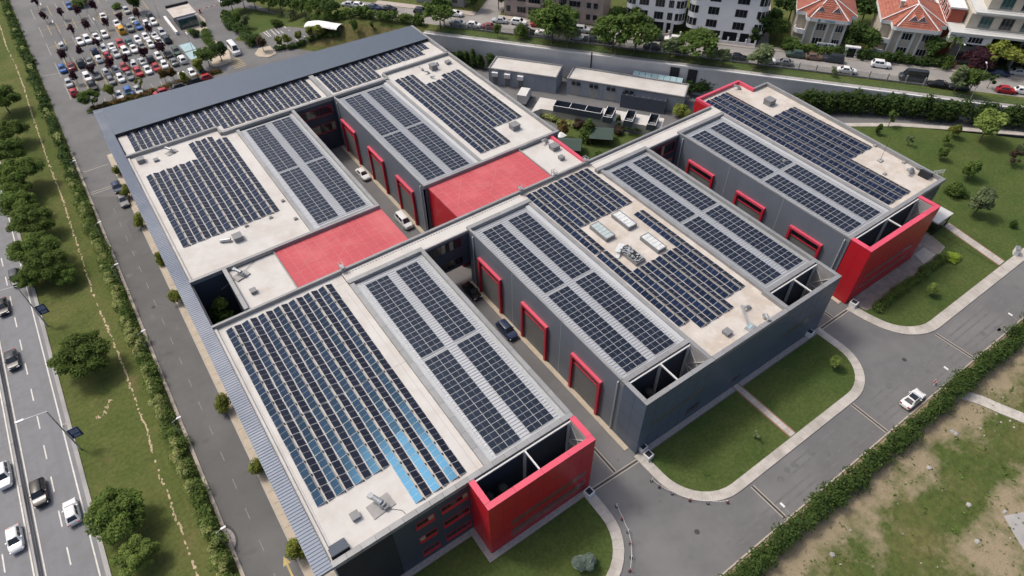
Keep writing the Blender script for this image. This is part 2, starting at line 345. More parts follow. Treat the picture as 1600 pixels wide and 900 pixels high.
# tyre wear along the front road and round the corners
M['wear'] = mat('tyre_wear', (.136,.136,.138), .85, var=.2, scale=.8)
for yy, x0, x1 in ((-18.0,46,104),(-19.0,44,104),(-20.5,30,110),(-21.5,30,110)): sheet('tyre_wear', [(x0,yy),(x1,yy+.1),(x1,yy+.42),((x0+x1)/2,yy+.36),(x0,yy+.3)], -.0095, M['wear'])
for r0 in (7.6,8.9): tag(MB().add([(*p,-.0092) for p in arc(19.2+9.8,-14.0+0,r0*.0+.01,0,1,1)],[]).build('tyre_wear', M['wear']), kind='structure') if False else None
# garden paths with brick edging
def path(x0, x1, y0, y1, sk=0.0):
    p = tag(MB().prism([(x0,y0),(x1,y0),(x1+sk,y1),(x0+sk,y1)], .0, .13).build('garden_path', M['brickedge']), kind='structure')
    n = int(abs(y1-y0)/.62)
    for i in range(n):
        a = y0+(y1-y0)*i/n; b_ = y0+(y1-y0)*(i+.95)/n; s0 = sk*i/n; s1 = sk*(i+.95)/n
        MB().prism([(x0+.22+s0,a),(x1-.22+s0,a),(x1-.22+s1,b_),(x0+.22+s1,b_)], .12, .155).build('slab', M['pave'], p)
path(49.05, 50.45, -15.0, -4.3)
path(107.9, 110.0, -13.85, -2.2, 2.1)
# drain channels
def drain(a, b, wd=.32):
    a = Vector((*a,0)); b = Vector((*b,0)); d = (b-a).normalized(); n_ = Vector((-d.y,d.x,0))
    m = MB()
    for s0, s1, z, mi in ((-wd*.95,-wd*.5,.004,1),(wd*.5,wd*.95,.004,1),(-wd*.5,wd*.5,.0,0)):
        m.quad(a+n_*s0+Vector((0,0,z)), b+n_*s0+Vector((0,0,z)), b+n_*s1+Vector((0,0,z)), a+n_*s1+Vector((0,0,z)), mi)
    o = m.build('drain_channel', [M['drain'], M['kerb']]); tag(o, kind='structure')
    for p in o.data.polygons:
        if p.normal.z < 0: o.data.flip_normals(); break
for a, b in (((21.2,-4.9),(29.0,-5.15)),((25.3,-4.6),(25.3,2)),((69.7,-4.7),(77.3,-4.7)),((73.5,-4.5),(73.5,0)),((61.2,-16.6),(61.2,-22.4)),((84.0,-16.2),(84.1,-22.2)),((38.95,-16.9),(39.0,-22.5))):
    drain(a, b)
# thin yellow-grey kerb at the foot of the loading walls
for x in (28.55, 76.9): tag(MB().box(x,-3.0,-.05,x+.75,37.9,.10).build('loading_kerb', M['beige_pave']), kind='structure')
tag(MB().box(28.35,45,-.05,29.1,90.7,.10).build('loading_kerb', M['beige_pave']), kind='structure')
tag(MB().box(-21.0,-22.75,-.05,175,-22.55,.12).build('road_kerb', M['kerb']), kind='structure')
# back road pavement and concrete path in the wasteland
# ground that is not level: the bank behind the slate roof, the lawn and road that rise along the retaining wall
def terrain(name, s0, s1, t0, t1, m, step=2.0, dz=.02, clip=None):
    ns, nt_ = int((s1-s0)/step)+1, int((t1-t0)/step)+1; vs = []
    for i in range(ns+1):
        for j in range(nt_+1):
            x, y = ST(s0+(s1-s0)*i/ns, t0+(t1-t0)*j/nt_); vs.append((x,y,hz(x,y)+dz))
    fs = [(i*(nt_+1)+j, (i+1)*(nt_+1)+j, (i+1)*(nt_+1)+j+1, i*(nt_+1)+j+1) for i in range(ns) for j in range(nt_)]
    o = MB().add(vs, fs).build(name, m); bm = bmesh.new(); bm.from_mesh(o.data)
    for co, no in (clip or []): bmesh.ops.bisect_plane(bm, geom=bm.verts[:]+bm.edges[:]+bm.faces[:], plane_co=co, plane_no=no, clear_inner=True)
    bmesh.ops.recalc_face_normals(bm, faces=bm.faces)
    if sum(f.normal.z for f in bm.faces) < 0: bmesh.ops.reverse_faces(bm, faces=bm.faces)
    bm.to_mesh(o.data); bm.free(); o.data.polygons.foreach_set('use_smooth',[True]*len(o.data.polygons)); return tag(o, kind='structure')
terrain('bank', -80, -24.2, -4.2, 4.6, M['verge'], 2.0, .02); terrain('bank', -78, -44, 4.6, 90, M['verge'], 3.0, .015)
terrain('lawn', 58, 150, -75, -5.6, M['grass'], 2.0, .10, clip=[((0,-13.9,0),(0,1,0)),((107.5,0,0),(1,0,0))])
tb = [-6.6,-5.9,-4.4,-3.6,-2.8,-2.2]; sb = [60,80,91,104,117,150]     # near edge of the road along the wall
ln = [ST(s_,t_) for s_,t_ in zip(sb,tb)]; ln = densify(ln, 3.0)
def drape(name, inner, outer, m, dz, parent=None):
    o = MB()
    for a, b, c, d in zip(inner[:-1],inner[1:],outer[1:],outer[:-1]): o.quad(*[(p[0],p[1],hz(*p)+dz) for p in (a,b,c,d)])
    o = o.build(name, m, parent); me = o.data
    if me.polygons[0].normal.z < 0: me.flip_normals()
    return o
far = [ST(50+105*i/(len(ln)-1), .25) for i in range(len(ln))]
tag(drape('back_road', ln, far, M['asphalt'], .13), kind='structure')
pv = tag(drape('pavement', offset(ln,-1.55), offset(ln,.0), M['kerb'], .17), kind='structure')
i_, o_ = offset(ln,-1.5), offset(ln,-.12)
for a, b, c, d in zip(i_[:-1],i_[1:],o_[1:],o_[:-1]):
    z_ = hz(*a)+.2; MB().quad(*[(p[0]+(q[0]-p[0])*.01,p[1]+(q[1]-p[1])*.01,hz(*p)+.22) for p, q in ((a,b),(b,a),(c,d),(d,c))]).build('slab', M['pave'], pv)
# exit lawn and the dry grass behind the slate roof
lw = [(28.41, 175.87, 0.00),(30.69, 177.55, 0.00),(34.75, 177.98, 0.00),(38.67, 173.35, 0.00),(42.18, 166.75, 0.01),(46.49, 156.61, 1.65),(48.11, 145.46, 3.84),(44.19, 147.52, 2.87),(40.31, 154.99, 1.22),(37.30, 156.38, 0.78),(33.86, 156.59, 0.33),(31.77, 155.06, 0.16),(29.40, 154.72, 0.02)]
drape_poly('lawn', lw, M['grass'], .05)
terrain('dry_lawn', -58, -24.3, -3.8, 3.6, M['drygrass'], 1.5, .06)
wp = densify([(75.32, -23.83),(77.16, -27.12),(78.17, -29.92),(79.57, -33.34)], 1.1); strip_pavement('concrete_walk', offset(wp,.95), offset(wp,-.95))
sheet('concrete_patch', [(62.17, -38.51),(64.84, -39.77),(68.21, -42.16),(59.72, -46.12),(59.75, -42.31),(60.83, -40.58)], .0, M['concrete'])
# ---------------------------------------------------------------- car park paint
BX = [-15.85+2.255*i for i in range(14)]
def rowy(y, x): return y+.05*(x+16)          # the rows run a little aslant
mk = MB(); mw = MB()
def bay(m, x, y0, y1): line_strip(m, x-.07, x+.07, rowy(y0,x), rowy(y1,x), .0)
for i in range(15):
    x = -16.98+2.255*i
    if i < 14:
        for y0, y1 in ((148.9,158.7),(163.2,172.8),(178.0,186.6),(191.5,199.5),(206,215)): bay(mk if i % 3 else mw, x, y0, y1)
    if i > 1: bay(mw, x, 140.2, 144.6)
for y0 in (153.8, 168.0, 182.3, 195.6): line_strip(mk, -17, 12.8, y0+.8, y0+.95, .004)
tag(mk.build('bay_line', M['yellowline']), kind='structure'); tag(mw.build('bay_line', M['fadedline']), kind='structure')
for y0 in (151.6, 157.2): sheet('blue_bay', [(13.2,y0+.9),(16.3,y0+1.0),(16.2,y0+6.0),(13.0,y0+5.8)], .003, M['bluebay'])
mk = MB()
bays = [(33.71, 156.18, 0.33),(37.25, 155.69, 0.86),(40.04, 154.24, 1.29),(42.88, 147.25, 2.59),(46.28, 139.51, 3.05),(42.57, 140.96, 1.37),(33.25, 142.42, 0.00),(33.07, 148.68, 0.00)]
drape_poly('bay_asphalt', bays, M['asphalt'], .07)
for a, b in (((34.66, 155.59, 0.48),(34.88, 151.66, 0.49)),((35.48, 155.68, 0.60),(35.35, 151.38, 0.55)),((36.68, 155.20, 0.82),(36.68, 150.79, 0.78)),((37.76, 154.94, 0.99),(37.65, 150.75, 0.99)),((38.61, 154.60, 1.11),(38.48, 150.09, 1.18)),((40.20, 153.62, 1.38),(40.22, 149.18, 1.69)),((35.70, 145.91, 0.04),(35.80, 144.29, 0.00)),((37.87, 145.44, 0.53),(38.18, 144.01, 0.35)),((39.93, 144.66, 1.07),(40.34, 142.65, 0.80)),((42.11, 143.65, 1.75),(42.28, 141.59, 1.39))):
    mk.bar((a[0],a[1],a[2]+.14),(b[0],b[1],b[2]+.14),.2,.02)
tag(mk.build('bay_line', M['whiteline']), kind='structure')
mk = MB()
for i in range(6):     # zebra crossing by the exit
    p = Vector((22.57, 145.73)).lerp(Vector((22.77, 140.72)), i/5); mk.quad((p.x-1.6,p.y-.25,0),(p.x+1.6,p.y-.05,0),(p.x+1.6,p.y+.25,0),(p.x-1.6,p.y+.05,0))
tag(mk.build('zebra_crossing', M['yellowline']), kind='structure')
# islands and lawns round the exit road
for nm, pts in (('island', [(16.40, 172.43),(18.06, 168.13),(22.54, 167.90),(24.03, 175.82),(22.96, 184.99),(18.23, 188.50)]), ('island', [(19.43, 160.67),(16.76, 144.70),(18.52, 143.84),(21.67, 144.60),(23.17, 151.23),(22.33, 158.52),(21.18, 162.32)]), ('island', [(28.19, 145.22),(28.52, 143.16),(30.62, 141.16),(33.12, 142.06),(33.36, 147.50),(30.24, 147.91)])):
    tag(MB().prism(pts, -.05, .12).build(nm, M['beige_pave']), kind='structure')
tag(MB().prism(offset(densify([(29.17, 176.43),(28.99, 154.10),(29.73, 153.07)],2),.2)+offset(densify([(29.17, 176.43),(28.99, 154.10),(29.73, 153.07)],2),-.2)[::-1], -.05,.13).build('road_kerb', M['kerb']), kind='structure')
tag(MB().prism([(-15,139.2),(18,140.2),(18,141.6),(-15,141.0)], -.05,.12).build('planting_strip', M['verge']), kind='structure')

# ---------------------------------------------------------------- factory
M['clad'] = mat('blue_grey_cladding', (.145,.165,.20), .5, var=.07, scale=.3, spec=.4)
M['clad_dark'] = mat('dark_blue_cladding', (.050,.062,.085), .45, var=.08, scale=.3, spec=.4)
M['clad_blue'] = mat('slate_blue_cladding', (.088,.115,.16), .42, var=.08, scale=.25, spec=.45)
M['coping'] = mat('grey_metal_coping', (.27,.275,.28), .55, metal=.25, var=.12, scale=.5, orand=.08)
M['membrane'] = mat('beige_roof_membrane', (.545,.53,.505), .9, var=.05, scale=.4, col2=(.50,.475,.445), s2=.22, bump=.05)
add_layer(M['membrane'], (.40,.345,.285), .16, .60, .76, .6)
add_layer(M['membrane'], (.62,.59,.56), .5, .58, .75, .6)
M['membrane2'] = mat('stained_roof_membrane', (.525,.49,.45), .9, var=.08, scale=.5, col2=(.46,.405,.35), s2=.3)
add_layer(M['membrane2'], (.58,.54,.49), .5, .55, .7, .7)
M['ribmetal'] = mat('ribbed_metal_sheet', (.44,.455,.475), .42, metal=.35, var=.05, scale=.2)
M['ribmetal_w'] = mat('pale_ribbed_metal', (.56,.575,.59), .35, metal=.35, var=.05, scale=.2)
M['canopy'] = mat('blue_grey_canopy_sheet', (.175,.205,.26), .5, metal=.2, var=.10, scale=.15, col2=(.24,.265,.31), s2=.06)
M['slate'] = mat('slate_blue_roof_sheet', (.105,.132,.172), .48, metal=.25, var=.05, scale=.3)
M['red'] = mat('red_cladding', (.46,.012,.022), .38, var=.05, scale=.3, spec=.45)
M['redjoint'] = mat('dark_red_joint', (.16,.006,.010), .6, var=0)
add_layer(M['red'], (.36,.030,.036), .9, .50, .78, .5, stretch=(1,1,.06))
add_layer(M['red'], (.50,.020,.030), .25, .5, .7, .5)
M['redtop'] = mat('sky_lit_red', (.62,.075,.125), .4, var=.06, scale=.5, spec=.6, orand=.05)  # red cladding made pinker for tops: light from above put into the colour
M['redmem'] = mat('faded_red_membrane', (.46,.072,.088), .75, var=.10, scale=.35, col2=(.52,.105,.115), s2=.12)
M['redframe'] = mat('red_door_frame', (.50,.020,.040), .4, var=.05)
M['glass'] = mat('dark_glass', (.015,.018,.022), .08, var=0, spec=.6)
M['rolldoor'] = mat('grey_rolling_door', (.15,.155,.155), .6, var=.12, scale=.6)
M['white_steel'] = mat('white_painted_steel', (.60,.60,.585), .5, var=.06)
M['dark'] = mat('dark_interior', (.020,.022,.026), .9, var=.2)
add_layer(M['clad'], (.115,.125,.15), 1.1, .52, .8, .45, stretch=(1,1,.05)); add_layer(M['clad'], (.17,.185,.215), .12, .5, .72, .5)
add_layer(M['clad_blue'], (.065,.08,.105), 1.1, .52, .8, .5, stretch=(1,1,.05)); add_layer(M['clad_blue'], (.115,.14,.185), .12, .5, .72, .5)
add_layer(M['redmem'], (.36,.075,.085), .3, .56, .76, .6); add_layer(M['redmem'], (.50,.13,.14), .12, .5, .7, .5)
M['pipe'] = mat('pale_downpipe', (.50,.52,.53), .45, metal=.2, var=.05)
M['tan'] = mat('tan_blind', (.34,.29,.20), .8, var=.4, scale=1.2)  # plain tan blind for a few panes
M['galv'] = mat('galvanised_metal', (.42,.44,.45), .4, metal=.5, var=.15, scale=2)
M['boxgrey'] = mat('grey_sheet_box', (.20,.205,.21), .6, var=.12, scale=1.0)
M['redglass'] = mat('reddish_glass', (.20,.065,.06), .2, var=.3, scale=.8, spec=.6)
M['boxblue'] = mat('dark_blue_hatch', (.060,.075,.10), .5, var=.1)
Z1 = 12.0; ZD = 11.32
def run(parent, x0, y0, x1, y1, z0, z1, m, piece=6.0, name='coping', gap=.03):
    """a straight coping of separate pieces with open joints"""
    lx = abs(x1-x0) >= abs(y1-y0); L = (x1-x0) if lx else (y1-y0); n = max(1, round(L/piece)); st = L/n
    me = (MB().box(0,0,z0,st-gap,y1-y0,z1) if lx else MB().box(0,0,z0,x1-x0,st-gap,z1)).mesh(name, m)
    pl = parent.location
    for i in range(n): inst(name, me, parent, (x0+(i*st if lx else 0)-pl.x, y0+(0 if lx else i*st)-pl.y, 0))
def wall(parent, pts, z0, z1, m, th=.25, name='wall', mats=None):
    """a wall along a line of plan points, its outer face on the line, its thickness to the left of it"""
    off = offset(pts, th); MB().prism(list(pts)+off[::-1], z0, z1).build(name, m, parent)
def ribbed(parent, x0, x1, y0, y1, z, m, pitch=.50, h=.09, along='x', name='metal_roof'):
    """trapezoid-profile sheet, ribs running along x (or y)"""
    mb = MB(); a0, a1 = (y0, y1) if along == 'x' else (x0, x1); n = int((a1-a0)/pitch); prof = []
    for i in range(n):
        a = a0+i*pitch; prof += [(a, 0), (a+pitch*.45, 0), (a+pitch*.55, h), (a+pitch*.9, h)]
    prof.append((a1, 0))
    vs = []; fs = []
    for a, hh in prof:
        vs += [(x0,a,z+hh),(x1,a,z+hh)] if along == 'x' else [(a,y1,z+hh),(a,y0,z+hh)]
    for i in range(len(prof)-1): fs.append((2*i, 2*i+1, 2*i+3, 2*i+2))
    mb.add(vs, fs); return mb.build(name, m, parent)
def deck(parent, pts, z, m, name='flat_roof'): return MB().prism(pts, z-.35, z).build(name, m, parent)
def rect(x0, y0, x1, y1): return [(x0,y0),(x1,y0),(x1,y1),(x0,y1)]
def downpipe(parent, x, y, z1=11.2, dx=-.16):
    MB().tube((x+dx,y,.1),(x+dx,y,z1),.10,k=6).tube((x+dx,y,z1),(x,y,z1+.2),.10,k=6).build('downpipe', M['pipe'], parent)
def loading_door(parent, x, yc, z0=0.0, w=6.5, h=8.05):
    """red portal projecting from a west wall: two posts, head, transom window, rolling door"""
    d = .45
    MB().box(x-d,yc-w/2,z0,x+.02,yc-w/2+.42,h-.42).build('door_post', M['redframe'], parent)
    MB().box(x-d,yc+w/2-.42,z0,x+.02,yc+w/2,h-.42).build('door_post', M['redframe'], parent)
    MB().box(x-d-.03,yc-w/2,h-.42,x+.02,yc+w/2,h).build('door_head', M['redtop'], parent)
    MB().box(x-d+.2,yc-w/2+.42,h-1.72,x-.02,yc+w/2-.42,h-1.58).build('door_transom', M['redframe'], parent)
    for i in range(4):
        a = yc-w/2+.6+i*(w-1.2)/4; MB().box(x-.13,a+.05,h-1.58,x-.03,a+(w-1.2)/4-.05,h-.5).build('transom_pane', M['glass'], parent)
    dr = MB()
    for i in range(15): dr.box(x-.11,yc-w/2+.43,z0+.1+i*.42,x-.02,yc+w/2-.43,z0+.1+i*.42+.40)
    dr.build('rolling_door', M['rolldoor'], parent)
def screen_box(parent, x0, x1, y0, y1, th, m, mtop, zt=12.0, open_back=True, base=0.0):
    """open-topped box of screens in front of a facade: outer and inner faces, coping, white steel frame inside"""
    for nm, a in (('screen_wall',(x0,y0,x1,y0+th)), ('screen_wall',(x0,y0+th,x0+th,y1)), ('screen_wall',(x1-th,y0+th,x1,y1))):
        MB().box(a[0],a[1],base,a[2],a[3],zt-.12).build(nm, m, parent)
    run(parent, x0-.02, y0-.02, x1+.02, y0+th+.02, zt-.12, zt, mtop, 4.0)
    run(parent, x0-.02, y0+th+.05, x0+th+.02, y1, zt-.12, zt, mtop, 4.0); run(parent, x1-th-.02, y0+th+.05, x1+.02, y1, zt-.12, zt, mtop, 4.0)
    xm = (x0+x1)/2; s = M['white_steel']; ya, yb = y0+th, y1
    MB().bar((x0+th,yb-.25,zt-.35),(x1-th,yb-.25,zt-.35),.20,.20).build('steel_beam', s, parent)
    MB().bar((xm,ya,zt-.37),(xm,yb-.25,zt-.37),.19,.19).build('steel_beam', s, parent)
    MB().bar((xm,yb-.3,.2),(xm,yb-.3,zt-.35),.32,.32).build('steel_post', s, parent)
    MB().bar((x1-th-.25,yb-.3,.2),(x1-th-.25,yb-.3,zt-.45),.3,.3).build('steel_post', s, parent)
    x = x1-th-.12
    for (a, b) in (((x,ya+.1,zt-.7),(x,yb-.4,zt-4.2)),((x,ya+.1,zt-4.2),(x,yb-.4,zt-.7)),((x,ya+.1,zt-4.4),(x,yb-.4,zt-8)),((x,ya+.1,zt-8),(x,yb-.4,zt-4.4)),((x,ya+.1,zt-4.3),(x,yb-.4,zt-4.3))):
        MB().bar(a,b,.09,.09).build('brace', s, parent)
    MB().box(x1-th-.06,ya,zt-8.5,x1-th-.005,yb-.3,zt-.2).build('pale_lining', M['concrete'], parent)
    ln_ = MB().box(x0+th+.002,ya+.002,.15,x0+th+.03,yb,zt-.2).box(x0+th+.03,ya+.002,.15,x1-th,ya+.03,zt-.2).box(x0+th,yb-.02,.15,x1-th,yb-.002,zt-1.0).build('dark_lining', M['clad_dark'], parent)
    jt = MB(); jx = 1.96
    for i in range(1, int((x1-x0)/jx)+1): jt.box(x0+i*jx,y0-.004,base,x0+i*jx+.025,y0-.0005,zt-.13)
    for z_ in (3.0,6.0,9.0): jt.box(x0,y0-.005,z_,x1,y0-.0008,z_+.025).box(x0-.005,y0,z_,x0-.0008,y1,z_+.025)
    jt.box(x0-.004,(y0+y1)/2,base,x0-.0005,(y0+y1)/2+.025,zt-.13).build('panel_joint', M['redjoint'] if m == M['red'] else M['dark'], parent)
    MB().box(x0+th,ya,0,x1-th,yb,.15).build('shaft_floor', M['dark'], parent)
    MB().box(xm+1.6,ya+.1,3.4,x1-th-.4,ya+1.9,4.3).build('concrete_ledge', M['concrete'], parent)
    for i, xx in enumerate((x0+1.9, x0+4.0)):
        MB().tube((xx,yb-1.2,.2),(xx,yb-1.2,8.2),.62,k=12).dome((xx,yb-1.2,8.2),.62,.62,.35,12,3).build('duct', M['dark'], parent, smooth=40)
def strip_windows(parent, x0, x1, z0, z1, y, n, dep=.35, lining='redframe'):
    """recessed window band in a wall facing -y: red lined reveal, dark panes, a few blinds"""
    f = MB()
    f.box(x0,y-.04,z0-.08,x1,y+dep,z0+.10).box(x0,y-.04,z1,x1,y+dep,z1+.07).box(x0-.08,y-.04,z0-.08,x0,y+dep,z1+.07).box(x1,y-.04,z0-.08,x1+.08,y+dep,z1+.07)
    f.build('window_frame', M[lining], parent)
    wd = (x1-x0)/n
    zs = z0+(.62 if lining == 'redframe' and y < 1 else .10)
    if zs > z0+.2: MB().add([(x0,y-.06,z0+.08),(x1,y-.06,z0+.08),(x1,y-.02,zs),(x0,y-.02,zs)],[(0,1,2,3)]).build('window_sill', M['redframe'], parent)
    for i in range(n):
        MB().box(x0+i*wd+.04,y-.012,zs,x0+(i+1)*wd-.04,y+.03,z1-.01).build('window_pane', M['tan'] if rng.random() < (.1 if y < 1 else .3) else M['glass'], parent)
# ---- front left hall
A = thing('factory_hall', 'front left factory hall with flat beige roof, ribbed metal roof and red window reveals', 'factory hall', (-11.7,0,0), group=None)
wall(A, [(-11.7,41.9),(-11.7,0),(20.97,0),(20.97,38.0)], 0, 11.3, M['clad_dark'])
deck(A, rect(-11.4,.3,8.0,41.2), ZD, M['membrane'])
run(A, -11.7,0,20.97,.72,11.3,Z1,M['coping'],1.75)
run(A, -11.7,.75,-11.25,41.3,11.3,11.62,M['membrane'],10,'upstand')
run(A, 8.0,.75,8.75,37.9,11.0,11.85,M['coping'],2.6)
MB().prism([(8.75,.8),(9.55,.8),(9.55,37.8),(8.75,37.8)],11.0,11.42).build('gutter', M['galv'], A)
ribbed(A, 9.5,19.7,.75,37.9,11.30,M['ribmetal'])
MB().box(9.55,.75,11.0,19.7,37.9,11.25).build('roof_base', M['clad_dark'], A)
for i in range(2): ribbed(A, 9.6+i*5.1,9.95+i*5.1+.0,.8,37.8,11.33,M['ribmetal_w'],.36,.05,name='roof_flashing') if i == 0 else None
run(A, 20.35,.75,20.97,38.0,11.0,Z1,M['coping'],4)
MB().box(19.7,.75,11.0,20.35,37.9,11.4).build('gutter', M['galv'], A)
screen_box(A, 5.24,20.97,-4.22,-.02,.75,M['red'],M['redtop'])
for z0, n in ((8.45,0),(4.75,0),(1.02,0)):
    strip_windows(A,-1.95,.35,z0,z0+1.48,-.002,3); strip_windows(A,1.4,4.95,z0,z0+1.48,-.002,5)
for z0, z1 in ((4.2,5.4),(1.0,3.1)):
    for i in range(5):
        MB().box(8.4+i*2.35,-4.245,z0,10.65+i*2.35,-4.222,z1).build('window_pane', M['redglass'], A)
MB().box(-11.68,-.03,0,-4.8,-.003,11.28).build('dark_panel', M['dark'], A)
downpipe(A, -11.55, -.05, 11.5, -.1)
rj = MB().box(6.3,39.15,ZD,8.0,39.19,ZD+.006).box(6.3,20.36,ZD,8.0,20.40,ZD+.006).box(-11.1,1.0,ZD,5.0,1.03,ZD+.006).box(-10.95,1.1,ZD,-10.92,41.0,ZD+.005).box(7.2,1.1,ZD,7.23,37.9,ZD+.005).build('roof_joint', M['boxgrey'], A)
# ---- rear left hall
D = thing('factory_hall', 'rear left factory hall with long rows of dark panels beside the blue grey canopy', 'factory hall', (-11.7,52.3,0))
wall(D, [(-11.7,91),(-11.7,52.3),(20.44,52.3),(20.44,91)], 0, 11.3, M['clad_dark'])
deck(D, [(-11.4,52.9),(8.2,52.9),(8.2,90.9),(5.3,90.9),(5.3,93.4),(-11.4,93.4)], ZD, M['membrane'])
run(D, -11.7,52.2,20.44,52.75,11.3,Z1,M['coping'],4)
run(D, -11.7,52.8,-11.25,93.2,11.3,11.62,M['membrane'],10,'upstand')
run(D, 8.2,52.8,8.85,90.3,11.0,11.85,M['coping'],3)
ribbed(D, 8.9,19.3,52.9,90.3,11.30,M['ribmetal']); MB().box(8.9,52.9,11.0,19.3,90.3,11.25).build('roof_base', M['clad_dark'], D)
ribbed(D, 8.85,9.9,52.95,90.2,11.36,M['ribmetal_w'],.36,.05,name='roof_flashing')
run(D, 19.85,52.8,20.44,90.6,11.0,Z1,M['coping'],4); MB().box(19.3,52.9,11.0,19.85,90.5,11.45).build('gutter', M['galv'], D)
T = thing('terrace_block', 'low link block with beige roof and grey parapets beside the dark courtyard', 'link block', (-6.7,42,0))
wall(T, [(-6.7,52.2),(-6.7,42.0)], 0, 11.3, M['clad_dark']); deck(T, rect(-6.2,42.1,1.3,52.15), 11.22, M['membrane'])
run(T, -6.75,42.0,-6.15,52.2,11.2,Z1,M['coping'],3.4)
T2 = thing('terrace_block', 'link block with faded red roof between the two left halls', 'link block', (1.4,42,0))
deck(T2, rect(1.45,42.0,20.44,52.2), 11.36, M['redmem'], 'red_roof'); MB().box(1.3,41.9,11.0,1.45,52.15,11.55).build('edge_trim', M['coping'], T2)
MB().box(1.45,42.0,0,20.44,52.2,11.0).build('block_wall', M['clad_dark'], T2)
seam = MB()
for i in range(1,9): seam.box(1.5,42+i*1.13,11.36,20.4,42.03+i*1.13,11.372)
for i in range(1,12): seam.box(1.4+i*1.6,42.05,11.36,1.43+i*1.6,52.1,11.370)
for a, b in (((2.5,44.5),(7,50)),((2.5,50),(8,44.2)),((8,49),(15,45)),((9,44.5),(15.5,50.5)),((15,50),(19.5,44.5))): seam.bar((*a,11.372),(*b,11.372),.04,.02)
M['seam'] = mat('pale_weld_seam', (.58,.24,.24), .8, var=.1)
seam.build('roof_seam', M['seam'], T2)
# the wall that closes the courtyard to the road
MB().box(-11.7,41.9,0,-11.45,52.3,11.4).build('courtyard_wall', M['clad_dark'], T)
# ---- connecting corridor (bridge over the loading lanes)
S = thing('connecting_corridor', 'long narrow roofed corridor crossing between the front and rear halls', 'corridor', (8,38.1,0))
deck(S, rect(8.1,38.3,41.9,41.1), 11.55, M['membrane']); deck(S, rect(57.7,38.3,90.2,41.1), 11.55, M['membrane'])
MB().box(-11.4,41.2,4.6,90.2,41.45,11.3).build('wall', M['clad_dark'], S)
MB().box(8.1,38.12,4.6,90.2,38.4,11.3).build('wall', M['clad_dark'], S)
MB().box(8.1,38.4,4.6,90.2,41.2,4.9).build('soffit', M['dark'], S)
run(S, -11.7,41.2,89.9,41.62,11.3,Z1,M['coping'],5)
for x0, x1 in ((8.1,20.97),(29.41,42.2),(57.0,69.43),(77.8,90.2)): run(S, x0,37.95,x1,38.75,11.0,Z1,M['coping'],3)
for x0, x1 in ((20.97,29.41),(69.43,77.8)): run(S, x0+.05,38.08,x1-.05,38.32,11.2,11.7,M['coping'],3)
cb = MB()
for i in range(160): cb.box(8.2+i*.5,40.55,11.55,8.45+i*.5,40.6,11.6)
cb.build('cable_tray', M['dark'], S)
strip_windows(S,21.8,27.9,9.0,10.9,38.10,8,.2,'clad_dark'); strip_windows(S,21.8,27.9,5.1,6.8,38.10,8,.2,'clad_dark')
strip_windows(S,71.4,77.0,8.4,10.6,38.10,8,.2); strip_windows(S,71.4,77.0,5.1,6.8,38.10,8,.2)
for x, lbl in ((8.25,'by the front left array corner, nearest the viewer'),(42.1,'above the left end of the skylit roof'),(49.6,'midway along the skylit roof'),(56.8,'at the right end of the skylit roof, by the garden')):
    lad = MB()
    for q in (0,.5): lad.bar((x+q,41.0,11.3),(x+q,41.0,13.0),.06,.06); lad.bar((x+q,41.0,13.0),(x+q,42.0,13.0),.06,.06); lad.bar((x+q,42.0,13.0),(x+q,42.0,11.5),.06,.06)
    for q in range(5): lad.bar((x,41.0,11.6+q*.3),(x+.5,41.0,11.6+q*.3),.05,.05)
    lad.box(x-.05,41.0,12.45,x+.55,42.0,12.5)
    o = lad.build('step_over_ladder', M['galv']); tag(o, 'small step-over ladder, '+lbl, 'ladder', 'step-over ladders on the corridor parapet')
# ---- front middle hall
B = thing('factory_hall', 'front middle factory hall with four glass skylights and dark blue end wall', 'factory hall', (29.4,-4.2,0))
wall(B, [(29.41,38.1),(29.41,.02)], 0, 11.0, M['clad']); MB().box(29.415,.75,11.0,29.66,38.05,11.75).build('wall', M['clad'], B); wall(B, [(41.96,-4.2),(57.24,-4.2)], 0, 11.3, M['clad_blue']); wall(B, [(69.43,.02),(69.43,38.1)], 0, 11.3, M['clad'])
deck(B, [(41.95,-3.6),(57.25,-3.6),(57.25,.3),(58,.3),(58,41.2),(41.8,41.2),(41.8,.3),(41.95,.3)], ZD, M['membrane2'])
run(B, 42.0,-4.2,57.2,-3.5,11.3,Z1,M['coping'],1.9)
for i, (x0, x1) in enumerate(((30.2,41.2),(58.5,68.2))):
    ribbed(B, x0,x1,.7,37.9,11.30,M['ribmetal']); MB().box(x0,.7,11.0,x1,37.9,11.25).build('roof_base', M['clad_dark'], B)
run(B, 29.4,.6,29.72,38.0,11.75,Z1,M['coping'],6); MB().box(29.7,.7,11.0,30.2,37.9,11.5).build('gutter', M['galv'], B)
MB().prism([(40.75,.75),(41.45,.75),(41.45,37.8),(40.75,37.8)],11.25,11.6).build('roof_flashing', M['ribmetal_w'], B)
run(B, 41.45,.75,42.05,37.9,11.0,11.85,M['coping'],3)
run(B, 57.6,.75,58.2,37.9,11.0,11.85,M['coping'],3); MB().prism([(58.2,.75),(58.9,.75),(58.9,37.8),(58.2,37.8)],11.25,11.52).build('gutter', M['galv'], B)
run(B, 68.85,.75,69.43,38.0,11.0,Z1,M['coping'],4); MB().box(68.2,.75,11.0,68.85,37.9,11.42).build('gutter', M['galv'], B)
for x0, x1 in ((29.41,41.95),(57.25,69.43)):
    screen_box(B, x0, x1, -4.2, .0, .62, M['clad_blue'], M['coping'])
    run(B, x0,0.0,x1,.72,11.0,Z1,M['coping'],2)
    MB().box(x0+.6,.0,0,x1-.6,.3,11.0).build('wall', M['clad'], B)
